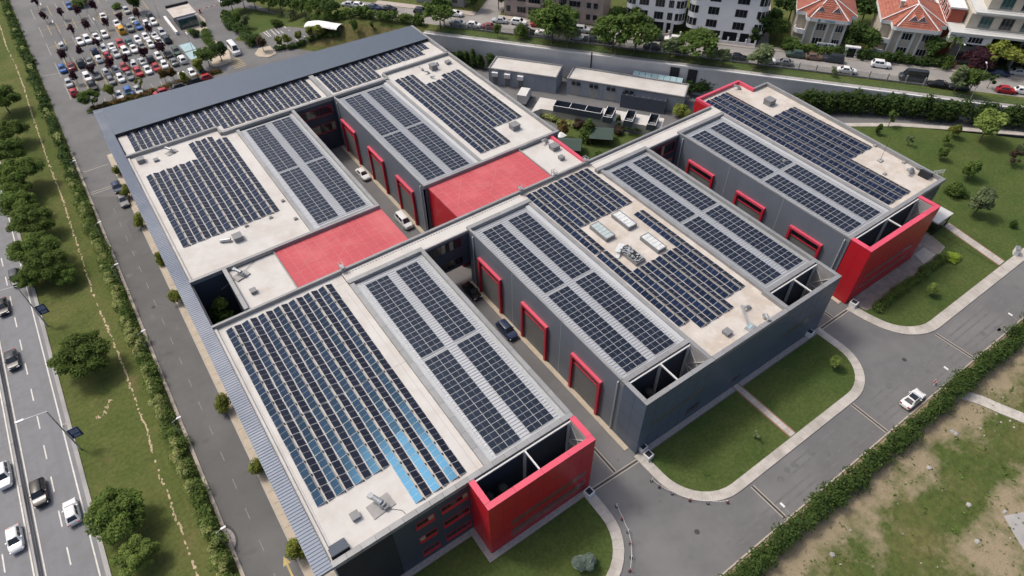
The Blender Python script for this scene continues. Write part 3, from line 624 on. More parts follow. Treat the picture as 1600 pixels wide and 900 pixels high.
MB().box(41.35,-3.5,11.3,41.98,.72,Z1-.004).build('coping', M['coping'], B); MB().box(57.22,-3.5,11.3,57.86,.72,Z1-.004).build('coping', M['coping'], B)
for z0, z1, x0, x1, n in ((5.4,6.1,31.5,41.5,6),(1.3,2.6,38.9,41.6,2),(1.5,2.4,48.4,50.4,2),(4.9,5.6,58.6,66.6,5)):
    for i in range(n):
        wd = (x1-x0)/n; MB().box(x0+i*wd,-4.225,z0,x0+(i+1)*wd-.08,-4.203,z1).build('window_pane', M['glass'] if z0 < 4 else M.setdefault('warmglass', mat('grey_glass_band', (.13,.115,.10), .25, var=.3, scale=.6, spec=.6)), B)
for yc in (31.75, 19.45, 7.1): loading_door(B, 29.41, yc)
downpipe(B, 29.4, 36.6); downpipe(B, 29.4, 1.0)
for y in (25.6,13.3): MB().box(29.395,y,0,29.409,y+.06,11.7).build('panel_joint', M['pipe'], B)
# ---- rear middle hall
E_ = thing('factory_hall', 'rear middle factory hall behind the faded red link roof', 'factory hall', (29.2,52.6,0))
wall(E_, [(29.2,91),(29.2,52.6)], 0, 11.75, M['clad']); wall(E_, [(29.2,52.6),(59.4,52.6),(59.3,94)], 0, 11.3, M['clad'])
deck(E_, rect(41.9,53,59.1,93.5), ZD, M['membrane'])
run(E_, 29.2,52.4,59.45,52.95,11.3,Z1,M['coping'],4)
run(E_, 29.2,53,29.5,90.6,11.75,Z1,M['coping'],6); MB().box(29.5,53,11.0,30.0,90.4,11.5).build('gutter', M['galv'], E_)
ribbed(E_, 30.0,41.2,53,90.3,11.30,M['ribmetal']); MB().box(30,53,11.0,41.2,90.3,11.25).build('roof_base', M['clad_dark'], E_)
MB().prism([(40.7,53),(41.4,53),(41.4,90.2),(40.7,90.2)],11.25,11.6).build('roof_flashing', M['ribmetal_w'], E_)
run(E_, 41.4,53,42.0,90.6,11.0,11.85,M['coping'],3)
run(E_, 58.9,53,59.4,110.6,11.2,Z1,M['coping'],6)
for yc in (84.8, 72.2, 60.2): loading_door(E_, 29.2, yc)
downpipe(E_, 29.2, 89.0); downpipe(E_, 29.2, 53.6)
T3 = thing('terrace_block', 'link block with faded red roof and bright red side wall before the rear middle hall', 'link block', (30,42,0))
deck(T3, rect(29.95,41.95,49.75,52.35), 11.36, M['redmem'], 'red_roof'); MB().box(29.95,42.0,0,49.7,52.3,11.0).build('block_wall', M['red'], T3)
MB().box(49.7,41.95,11.0,49.9,52.3,11.6).build('edge_trim', M['coping'], T3)
seam = MB()
for i in range(1,9): seam.box(30,42+i*1.13,11.36,49.6,42.03+i*1.13,11.372)
for i in range(1,12): seam.box(30+i*1.6,42.05,11.36,30.03+i*1.6,52.1,11.370)
for a, b in (((31,44),(36,51)),((31,50),(36,44.2)),((36,49),(43,44.5)),((38,44.5),(43.5,50.5)),((43,50),(48.5,44.5))): seam.bar((*a,11.372),(*b,11.372),.04,.02)
seam.build('roof_seam', M['seam'], T3)
T4 = thing('terrace_block', 'link block with beige roof and a red coping above the garden', 'link block', (50,42,0))
deck(T4, rect(49.9,41.95,57.35,52.3), 11.22, M['membrane']); MB().box(49.9,42,0,57.6,52.3,10.9).build('block_wall', M['clad_dark'], T4)
run(T4, 57.2,41.9,57.8,52.4,10.9,11.62,M['redtop'],5.2)
# ---- rear wing: strip of flat roof and the slate roof over the entrance
W = thing('rear_wing', 'rear wing with long slate blue metal roof facing the car park', 'building wing', (-11.7,91,0))
wall(W, [(-13.2,114.2),(-13.2,103),(-11.7,103),(-11.7,93)], 0, 11.3, M['clad_dark']); wall(W, [(59.0,94),(59.0,110.7),(-13.2,114.2)], 0, 11.3, M['clad_dark'])
deck(W, [(-11.4,93.5),(5.4,93.5),(5.4,91.2),(42.3,91.2),(42.3,93.6),(59,93.6),(58.7,102.6),(-11.5,102.6)], 11.35, M['membrane'])
run(W, -11.7,93.3,5.6,93.75,11.2,Z1,M['coping'],6); run(W, 5.35,91.0,5.75,93.3,11.2,Z1-.004,M['coping'],3)
run(W, 5.75,90.75,42.2,91.4,11.2,Z1,M['coping'],6); run(W, 42.0,91.4,42.5,93.6,11.2,Z1-.004,M['coping'],3); run(W, 42.5,93.45,58.9,93.95,11.2,Z1,M['coping'],6)
run(W, 28.45,91.4,29.45,102.5,11.2,11.9,M['coping'],3)
MB().box(20.5,90.85,0,29.2,91.1,11.2).build('wall', M['clad_dark'], W)
def sl(x, y): return 12.02
q = [(-11.65,102.45),(58.75,102.45),(59.15,110.95),(-13.45,114.7)]
MB().prism(q, 11.7, 12.0).build('slate_roof', M['slate'], W)
sm = MB()
for i in range(1,176):
    x = -13.3+i*.41; t = (x+13.45)/72.6; yb = 114.7-3.75*t
    y0 = 102.5 if x > -11.6 else 103.5
    sm.box(x,y0,12.0,x+.05,yb-.05,12.045)
tag(sm.build('standing_seam', M['slate'], W), kind='stuff')
MB().box(-11.65,102.3,11.3,58.75,102.44,12.05).build('roof_edge', M['dark'], W)
run(W, 58.85,94,59.35,110.9,11.2,12.1,M['coping'],6)
strip_windows(W,21.8,28.3,8.5,10.3,90.84,7,.2); strip_windows(W,23.2,28.4,4.5,6.4,90.84,6,.2)
# ---- canopy along the road
CN = thing('road_canopy', 'long ribbed blue grey metal canopy along the road side of the halls', 'canopy', (-13.6,0,0))
ribbed(CN, -13.6,-11.72,.05,103.4,11.98,M['canopy'],.42,.07,name='canopy_sheet'); ribbed(CN, -13.45,-11.72,103.4,113.8,11.98,M['canopy'],.42,.07,name='canopy_sheet')
MB().box(-13.55,.05,11.6,-11.72,103,11.94).build('canopy_base', M['clad_dark'], CN); MB().box(-13.62,.0,11.6,-13.56,103.4,12.0).build('fascia', M['canopy'], CN)
MB().box(-13.6,-.02,11.6,-11.7,.04,12.06).build('fascia', M['canopy'], CN)
for i in range(15): MB().bar((-13.3,2+i*7.2,.1),(-13.3,2+i*7.2,11.6),.22,.22).build('canopy_post', M['clad_dark'], CN)
# ---- right hall
C = thing('factory_hall', 'right factory hall with red open-topped front screen and slanting rear corner', 'factory hall', (77.8,0,0))
wall(C, [(77.77,38.1),(77.77,-.02)], 0, 11.75, M['clad']); wall(C, [(97.2,.37),(105.08,.37),(106.95,34.3),(107.1,41.3),(102.8,41.45),(102.8,45.4),(90,45.4),(90,41.5)], 0, 11.3, M['clad_dark'])
deck(C, [(90,.6),(104.9,.6),(106.8,34.3),(106.9,41.1),(102.5,41.2),(102.5,45.2),(90.2,45.2)], ZD, M['membrane2'])
ribbed(C, 78.5,89.2,.8,37.9,11.30,M['ribmetal']); MB().box(78.5,.8,11.0,89.2,37.9,11.25).build('roof_base', M['clad_dark'], C)
run(C, 77.75,.75,78.05,38.0,11.75,Z1,M['coping'],6); MB().box(78.05,.8,11.0,78.5,37.9,11.5).build('gutter', M['galv'], C)
MB().prism([(88.95,.8),(89.65,.8),(89.65,37.8),(88.95,37.8)],11.25,11.62).build('roof_flashing', M['ribmetal_w'], C)
run(C, 89.65,.8,90.3,37.9,11.0,11.85,M['coping'],3)
run(C, 77.75,.1,105.1,.78,11.2,Z1,M['coping'],2.2)
cop = offset([(105.1,.75),(106.95,34.3)],.5); MB().prism([(105.1,.75),(106.95,34.3)]+cop[::-1],11.3,Z1).build('coping', M['coping'], C)
MB().prism([(106.95,34.35),(107.12,41.3),(106.6,41.3),(106.45,34.35)],11.3,Z1).build('coping', M['coping'], C)
run(C, 102.85,40.95,106.55,41.4,11.3,Z1-.004,M['coping'],4)
run(C, 89.95,44.95,102.85,45.5,11.2,Z1,M['redtop'],4.4); run(C, 102.3,41.0,102.82,44.9,11.2,Z1-.006,M['redtop'],4); run(C, 89.9,41.7,90.42,44.9,11.2,Z1-.006,M['redtop'],4)
MB().box(89.86,41.65,0,89.97,45.48,11.5).build('red_panel', M['red'], C)
screen_box(C, 77.77,97.17,-3.58,.1,.8,M['red'],M['redtop'])
for z0, z1 in ((4.6,5.5),(2.2,3.0)):
    for i in range(5): MB().box(80.2+i*2.7,-3.605,z0,82.8+i*2.7,-3.582,z1).build('window_pane', M['redglass'], C)
for yc in (31.2, 19.1, 7.1): loading_door(C, 77.77, yc)
downpipe(C, 77.75, 36.9); downpipe(C, 77.75, .9)
for y in (25.2,13.2): MB().box(77.755,y,0,77.769,y+.06,11.7).build('panel_joint', M['pipe'], C)
PC = thing('entrance_porch', 'small entrance porch with white roof at the end of the paved path', 'porch', (107.2,-1.2,0))
MB().box(105.5,-2.4,3.0,110.6,.6,3.25).build('porch_roof', M['white_steel'], PC)
for x, y in ((110.3,-2.2),(110.3,.4),(106.0,-2.2)): MB().box(x-.1,y-.1,.1,x+.1,y+.1,3.0).build('porch_post', M['clad_dark'], PC)
MB().box(105.6,.35,.1,110.3,.5,3.0).build('porch_wall', M['glass'], PC); MB().box(105.7,-2.3,.1,109.2,-2.2,3.0).build('porch_wall', M['glass'], PC)

# ---------------------------------------------------------------- solar arrays
M['cell'] = mat('solar_cell_sky_sheen', (.011,.017,.040), .16, var=0, spec=.13, tint=(.2,.6,1.0), orand=.25)  # west-leaning rows: bluer base colour stands for the reflected sky
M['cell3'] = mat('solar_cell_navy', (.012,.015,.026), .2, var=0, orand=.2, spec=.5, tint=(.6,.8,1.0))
M['cell2'] = mat('solar_cell_no_sheen', (.011,.012,.020), .2, var=0, orand=.25, spec=.5, tint=(.7,.8,1.0))  # east-leaning rows: same cell without the painted sky blue
M['pframe'] = mat('aluminium_panel_frame', (.50,.51,.52), .6, metal=.0, var=.03)
def panel_mesh(long_y, cell, Lp=1.93, Wp=.95, th=.04, fr=.020, mid=.018):
    mb = MB(); a, b = Wp/2, Lp/2
    def P(x, y, z): return (x,y,z) if long_y else (y,x,z)
    V = [P(-a,-b,0),P(a,-b,0),P(a,b,0),P(-a,b,0),P(-a,-b,th),P(a,-b,th),P(a,b,th),P(-a,b,th)]
    i = a-fr; j = b-fr
    V += [P(-i,-j,th),P(i,-j,th),P(i,-mid/2,th),P(-i,-mid/2,th),P(-i,mid/2,th),P(i,mid/2,th),P(i,j,th),P(-i,j,th)]
    F = [(0,1,5,4),(1,2,6,5),(2,3,7,6),(3,0,4,7),(4,5,9,8),(5,6,14,13,10,9),(6,7,15,14),(7,4,8,11,12,15),(11,10,13,12)]
    G_ = [(8,9,10,11),(12,13,14,15)]
    if not long_y: F = [f[::-1] for f in F]; G_ = [f[::-1] for f in G_]
    mb.add(V, F, 0); mb.add(V, G_, 1); return mb.mesh('solar_panel', [M['pframe'], cell])
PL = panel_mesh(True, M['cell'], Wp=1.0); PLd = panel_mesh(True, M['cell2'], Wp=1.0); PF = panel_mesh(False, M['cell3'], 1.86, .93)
TILT = R(14.5)
def tent_array(label, cols, z=ZD, pitch=1.17, rows=1.975):
    """pairs of rows leaning against each other; cols = list of (x of the left edge, [(y top, y bottom), ...])"""
    xs = [c[0] for c in cols]; ys = [s for c in cols for s in c[1]]
    root = thing('solar_array', label, 'solar array', (xs[0], min(s[1] for s in ys), z)); n = 0; clamps = MB(); rails = MB()
    for i, (x, segs) in enumerate(cols):
        west = i % 2 == 0
        for y1, y0 in segs:
            k = max(1, round((y1-y0)/rows)); st = (y1-y0)/k
            for j in range(k):
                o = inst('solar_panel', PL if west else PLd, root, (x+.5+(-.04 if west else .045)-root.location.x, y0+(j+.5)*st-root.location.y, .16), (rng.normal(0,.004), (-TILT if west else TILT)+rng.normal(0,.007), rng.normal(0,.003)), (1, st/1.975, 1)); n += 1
                if west: clamps.box(x+1.03,y0+j*st-.12,z,x+1.15,y0+j*st+.12,z+.16)
            xx = x+.06 if west else x+.94; rails.box(xx-.03,y0,z,xx+.03,y1,z+.09)
    if clamps.v: tag(clamps.build('ballast_clamp', M['dark'], root), kind='stuff')
    rails.build('mounting_rail', M['galv'], root)
    return n
def flat_array(label, x0, secs, z=11.42, nx=2):
    """two strips of panels lying on the ribbed roof; secs = [(y top, y bottom, rows)]"""
    root = thing('solar_array', label, 'solar array', (x0, secs[-1][1], z)); n = 0
    for y1, y0, k in secs:
        st = (y1-y0)/k
        for xs in (x0, x0+5.18):
            for c in range(nx):
                for j in range(k): inst('solar_panel', PF, root, (xs+.94+c*1.90-root.location.x, y0+(j+.5)*st-root.location.y, 0)); n += 1
            rl = MB()
            for yy in (y0-.12, y1+.02): rl.box(xs,yy,z-.06,xs+3.76,yy+.07,z+.02)
            rl.build('mounting_rail', M['pframe'], root)
    return n
N = 0
N += tent_array('large tented solar array on the front left flat roof, ending beside the red screen', [(-10.3+1.17*i, [(40.15,20.45),(20.3,7.6)] if i < 8 else [(40.15,20.45),(20.3,1.5)]) for i in range(14)])
N += tent_array('solar array on the rear left flat roof with stepped upper edge', [(-10.15+1.17*i, [((85.5 if i < 8 else 91.6 if i < 12 else 89.7),61.7)]) for i in range(14)])
N += tent_array('solar array on the middle flat roof surrounding the four skylights', [(42.65+1.175*i, ([(40.3,21.6),(21.3,3.1)] if i < 2 else [(40.3,28.1),(15.4,1.2 if i < 8 else 3.15)] if i < 10 else [(40.3,28.1),(25.5,3.15)])) for i in range(12)])
N += tent_array('solar array on the rear middle flat roof below the cluster of roof ventilators', [(43.35+1.175*i, [(90.1 if i < 4 else 84.5 if i < 8 else 86.1, 55.7 if i < 6 else 61.8)]) for i in range(12)])
N += tent_array('solar array on the right hall roof, stepped at both ends', [(91.25+1.11*i, [(44.0,2.0)] if i < 6 else [(32.0,14.0)]) for i in range(12)])
N += tent_array('long solar array along the rear roof strip, left of the grey divider', [(-9.8+1.17*i, [(102.2,94.7 if i < 14 else 93.0)]) for i in range(32)], 11.35, rows=1.9)
N += tent_array('solar array along the rear roof strip, right of the grey divider', [(30.2+1.17*i, [(102.3,93.2 if i < 10 else 96.9 if i < 21 else 99.0)]) for i in range(23)], 11.35, rows=1.87)
N += flat_array('twin panel strips on the ribbed roof of the front left hall', 9.98, [(36.75,19.5,18),(18.75,1.35,18)])
N += flat_array('twin panel strips on the ribbed roof of the rear left hall', 9.95, [(89.6,72.4,18),(71.8,54.4,18)])
N += flat_array('twin panel strips on the west ribbed roof of the middle hall, above three red doors', 31.1, [(36.6,19.4,18),(18.75,1.35,18)])
N += flat_array('twin panel strips on the east ribbed roof of the middle hall', 59.15, [(36.7,19.4,18),(18.75,1.55,18)])
N += flat_array('twin panel strips on the ribbed roof of the rear middle hall', 30.9, [(89.2,72.0,18),(71.4,54.1,18)])
N += flat_array('twin panel strips on the ribbed roof of the right hall', 79.4, [(36.5,19.5,18),(18.75,1.6,18)])
print('panels', N)
# ---------------------------------------------------------------- skylights and roof plant
M['skyglass'] = mat('frosted_skylight_glass', (.60,.62,.62), .3, var=.25, scale=2.2, spec=.6)
def skylight(x0, y0, x1, y1, label, m):
    t = thing('roof_skylight', label, 'skylight', (x0,y0,ZD))
    MB().box(x0,y0,ZD,x1,y1,ZD+.62).build('upstand', M['boxgrey'], t)
    f = MB(); f.box(x0-.04,y0-.04,ZD+.62,x1+.04,y0+.12,ZD+.72).box(x0-.04,y1-.12,ZD+.62,x1+.04,y1+.04,ZD+.72).box(x0-.04,y0+.12,ZD+.62,x0+.12,y1-.12,ZD+.72).box(x1-.12,y0+.12,ZD+.62,x1+.04,y1-.12,ZD+.72)
    f.build('frame', M['boxgrey'], t); n = 5
    for i in range(n):
        a = y0+.12+i*(y1-y0-.24)/n; MB().box(x0+.14,a+.03,ZD+.60,x1-.14,a+(y1-y0-.24)/n-.03,ZD+.69).build('pane', m, t)
skylight(50.9,22.9,52.7,27.2,'clean pale skylight, far right of the four on the middle roof', M['skyglass'])
M['skyglass2'] = mat('greenish_skylight_glass', (.40,.47,.47), .3, var=.45, scale=4, spec=.6)
skylight(46.1,22.9,47.95,27.1,'greenish dappled skylight, far left of the four on the middle roof', M['skyglass2'])
skylight(50.9,16.0,52.7,20.2,'pale skylight with grey panes, near right of the four on the middle roof', M['skyglass'])
t = thing('roof_skylight', 'broken open skylight with white and grey debris heaped on it', 'skylight', (46.2,15.9,ZD))
MB().box(46.2,15.9,ZD,48.1,20.1,ZD+.62).build('upstand', M['boxgrey'], t); MB().box(46.35,16.05,ZD+.62,47.95,19.9,ZD+.66).build('cover', M['dark'], t)
db = MB()
for i in range(46):
    x, y = rng.uniform(46.2,48.0), rng.uniform(15.9,19.6); a = rng.uniform(0,3.1); L = rng.uniform(.2,.7)
    db.bar((x,y,ZD+.72+rng.uniform(0,.12)),(x+L*math.cos(a),y+L*math.sin(a),ZD+.72+rng.uniform(0,.2)),rng.uniform(.05,.3),.04)
tag(db.build('debris', M['galv'], t), kind='stuff')
MB().bar((45.4,19.6,ZD+.75),(47.3,20.6,ZD+.78),.9,.06).bar((45.0,19.0,ZD+.1),(46.0,19.7,ZD+.7),.6,.05).build('loose_sheet', M['skyglass'], t)
def vent_box(px, lab, w=.85, h=.6, m='boxgrey', z=ZD):
    x, y = px; t = thing('roof_vent', lab, 'roof vent', (x,y,z))
    MB().box(-w/2,-w/2,0,w/2,w/2,h*.8).build('vent_body', M[m], t, world=False); MB().box(-w/2-.06,-w/2-.06,h*.8,w/2+.06,w/2+.06,h).build('vent_cap', M[m], t, world=False)
vent_box((-7.28, 4.09), 'small grey square vent box near the front left corner of the roof', .9,.55)
vent_box((47.24, -1.62), 'small brown grey vent box near the broken front parapet of the middle roof', 1.0,.6)
vent_box((-4.32, 45.39), 'small grey vent box on the beige link roof by the courtyard', .85,.5)
vent_box((53.53, 59.06), 'grey square vent box at the near end of the rear middle array', 1.6,1.1)
vent_box((54.61, 45.50), 'small grey vent box on the beige link roof by the red coping', .9,.6)
vent_box((101.21, 35.77), 'large grey square vent box alone on the rear of the right roof', 1.7,1.2)
vent_box((105.09, 4.89), 'flat grey vent box on the right roof near the outer parapet', .95,.5)
vent_box((-7.29, 89.65), 'small dark vent box on the rear left roof beside the ventilator pad', .8,.4)
vent_box((56.92, 90.03), 'small grey vent box by the rear outer corner of the roof', 1.1,.6)
vent_box((-9.70, 90.97), 'grey box with white pipe under the rear left parapet', 1.3,.8)
vent_box((-2.17, 58.57), 'dark grey sheet box joined to a pale duct below the rear left array', 1.4,.9)
vent_box((55.64, 48.98), 'dark grey plant box beside ducts on the beige link roof', 1.5,.8)
vent_box((52.87, 89.65), 'dark grey cube among the rear ventilator cluster', 1.4,1.2)
def ventilator(px, lab, rz=0, s=1.0, pad=True):
    x, y = px; t = thing('roof_ventilator', lab, 'ventilator', (x,y,ZD), rz)
    if pad: MB().box(-1.15*s,-.75*s,0,1.15*s,.75*s,.12).build('pad', M['concrete'], t, world=False)
    MB().tube((.1*s,-.15*s,.1),(.1*s,-.15*s,.75*s),.36*s,.30*s,k=10).build('fan_housing', M['galv'], t, world=False, smooth=40)
    MB().tube((.1*s,-.15*s,.75*s),(-.25*s,.75*s,1.0*s),.30*s,.24*s,k=10).build('duct', M['galv'], t, world=False, smooth=40)
    MB().bar((-.25*s,.72*s,.98*s),(-.42*s,1.15*s,1.05*s),.5*s,.34*s).build('hood', M['galv'], t, world=False)
    MB().box(.0,-.75*s,.12,.5*s,-.35*s,.45*s).build('motor_box', M['boxgrey'], t, world=False)
ventilator((-4.32, 3.63), 'grey snail-shaped ventilator on a square pad at the front left roof end', .1, 1.25)
ventilator((-4.22, 90.72), 'galvanised ventilator on a stone pad on the rear left roof', .3, .9)
ventilator((-4.65, 49.97), 'grey ventilator on a pad on the beige link roof beside the courtyard', .25, 1.0)
ventilator((102.61, 5.18), 'weathered ventilator duct on the right roof beside the dark sloping hatch', 1.2, 1.1, False)
ventilator((55.50, 51.60), 'small ventilator duct beside the dark box on the beige link roof', 1.4, .8, False)
for i, (px_, lb) in enumerate((((50.50, 90.67),'far left'),((50.80, 88.62),'second from left'),((54.64, 90.96),'rear one'),((50.58, 86.28),'nearest one'))):
    ventilator(px_, 'small white roof ventilator, %s in the rear cluster' % lb, i, .62, False)
ventilator((100.72, 43.59), 'small white ventilator inside the red rear corner of the right roof', .5, .8, False)
ventilator((53.79, -2.95), 'heap-like grey ventilator beside the middle roof east shaft', 2.2, .9, False)
ventilator((53.26, -0.13), 'small grey round ventilator near the fallen metal sheet', 1.0, .7, False)
# pale duct beside the box on the rear left roof
x, y = (-4.12, 59.15); t = thing('roof_duct', 'pale bent roof duct at the foot of the rear left array', 'roof duct', (x,y,ZD), -.5)
MB().tube((-.7,0,.35),(.9,.1,.4),.28,.34,k=10).build('duct', M['galv'], t, world=False, smooth=40); MB().bar((-.7,0,.1),(-.7,0,.35),.3,.3).build('foot', M['galv'], t, world=False)
# sloping hatches
def hatch(px, lab, rz, w, d, h):
    x, y = px; t = thing('roof_hatch', lab, 'roof hatch', (x,y,ZD), rz)
    MB().add([(-w/2,-d/2,0),(w/2,-d/2,0),(w/2,d/2,0),(-w/2,d/2,0),(-w/2,-d/2,h),(w/2,-d/2,h),(w/2,d/2,.12),(-w/2,d/2,.12)],[(4,5,6,7),(0,1,5,4),(1,2,6,5),(2,3,7,6),(3,0,4,7)]).build('hatch_cover', M['boxblue'], t, world=False)
    MB().box(-w/2-.06,-d/2-.08,0,w/2+.06,-d/2,h+.06).build('hatch_back', M['dark'], t, world=False)
hatch((-10.38, 1.82), 'dark blue sloping roof hatch by the front left parapet', 0, 2.0,1.7,.95)
hatch((104.70, 3.15), 'dark blue sloping hatch at the front of the right roof', -1.57, 1.7,3.0,1.3)
x, y = (51.56, -1.36); o = MB().bar((-1.4,-2.0,.12),(1.35,2.1,.28),.34,.10).build('loose_metal_sheet', M['galv'], world=False); o.location = (x,y,ZD); tag(o, 'long loose metal sheet lying askew on the middle roof', 'metal sheet')
x, y = (50.78, -2.74); t = thing('roof_tray', 'pale tray holding a blue sheet on the middle roof', 'tray', (x,y,ZD), .2)
MB().box(-.8,-.5,0,.8,.5,.12).build('tray', M['galv'], t, world=False); MB().box(-.35,-.2,.12,.5,.4,.2).build('blue_sheet', M['bluebay'], t, world=False)
# lightning mast, corner ladder and cables on the roofs
x, y = (101.62, 10.55); t = thing('lightning_mast', 'thin mast on a concrete block on the right roof', 'mast', (x,y,ZD))
MB().box(-.5,-.4,0,.5,.4,.25).build('base_block', M['concrete'], t, world=False); MB().tube((0,0,.2),(.15,.1,5.0),.035,.02,k=5).build('mast_rod', M['dark'], t, world=False)
x, y = (107.12, 2.07); t = thing('guard_rail', 'white guard rail over the outer corner parapet of the right hall', 'railing', (x-1.0,y,11.6))
for i in range(4): MB().bar((-1.3,.3-i*.0,.25+i*.22),(.6,-.6,.25+i*.22),.05,.05).build('rail', M['white_steel'], t, world=False)
for q in range(3): MB().bar((-1.3+q*.95,.3-q*.45,-.3),(-1.3+q*.95,.3-q*.45,1.0),.06,.06).build('rail_post', M['white_steel'], t, world=False)
cable = MB()
for pts in ([(-8.14, 48.74),(-6.32, 49.46),(-4.17, 50.50),(-1.92, 51.91)], [(-3.60, 2.65),(-2.60, 1.75),(-2.40, 0.77)], [(-4.91, 52.80),(-0.63, 53.18),(1.91, 53.42)]):
    for a, b in zip(pts[:-1], pts[1:]): cable.tube((*a,ZD+.04),(*b,ZD+.04),.03,k=4)
tag(cable.build('roof_cable', M['dark']), 'thin dark cables lying loose across the left roofs', 'cable')
for i, (x, y) in enumerate(((7.52, 63.89),(7.46, 57.95),(4.14, 60.76),(0.03, 61.05),(87.26, 20.72),(98.57, 7.62),(105.10, 13.94),(104.56, 7.67))):
    o = MB().box(-.3,-.25,0,.3,.25,.3).box(-.12,-.1,.3,.12,.1,.42).build('roof_outlet', M['concrete'], world=False); o.location = (x,y,ZD)
    tag(o, ('small roof outlet '+['beside the lower ribbed roof edge, far end','beside the ribbed roof edge, nearest the red roof','just below the rear left array, right end','below the rear left array, near the bent duct','beside the stepped notch of the right array','among the stains before the right sloping hatch','on the step of the right array, outer side','nearest the outer parapet of the right roof'][i]), 'roof outlet', 'roof outlets')

# ---------------------------------------------------------------- vehicles
CARCOL = {'white': (.72,.73,.74), 'silver': (.42,.44,.46), 'gray': (.17,.18,.19), 'dark': (.030,.036,.046), 'black': (.008,.009,.011), 'navy': (.02,.035,.085), 'blue': (.03,.12,.36),
          'red': (.36,.025,.035), 'maroon': (.20,.04,.05), 'teal': (.04,.11,.13), 'orange': (.60,.32,.03), 'brown': (.16,.10,.07), 'green': (.05,.08,.065)}
PAINT = {}
for k_, c_ in CARCOL.items():
    PAINT[k_] = mat('car_paint_'+k_, c_, .30, var=0, spec=.35); PAINT[k_].node_tree.nodes['Principled BSDF'].inputs['Coat Weight'].default_value = .18
M['tyre'] = mat('tyre_rubber', (.015,.015,.016), .85, var=0); M['rim'] = mat('alloy_rim', (.45,.46,.47), .35, metal=.7, var=0)
M['carglass'] = mat('car_glass', (.018,.022,.027), .06, var=0, spec=.8)
M['lamp'] = mat('clear_lamp', (.75,.76,.76), .15, var=0); M['tail'] = mat('red_tail_lamp', (.35,.01,.012), .2, var=0); M['blacktrim'] = mat('black_trim', (.02,.02,.022), .6, var=0)
KIND = {  # L, W, belt z, roof z, hood end, windscreen top, roof rear, glass rear base (all along +y = nose, measured from the centre), hood z, boot z
 'sedan': (4.45,1.78,.92,1.43, 1.05, .35,-.95,-1.65, .88, .95),
 'hatchback': (4.0,1.72,.95,1.47, 1.05,.40,-1.25,-1.78, .92, .95),
 'suv': (4.45,1.84,1.05,1.66, 1.10,.50,-1.55,-2.0, 1.02, 1.05),
 'van': (4.7,1.86,1.15,1.88, 1.45,.75,-2.05,-2.25, 1.08, 1.15),
 'minibus': (5.9,2.02,1.35,2.55, 2.25,1.55,-2.75,-2.85, 1.25, 1.35),
}
CM = {}
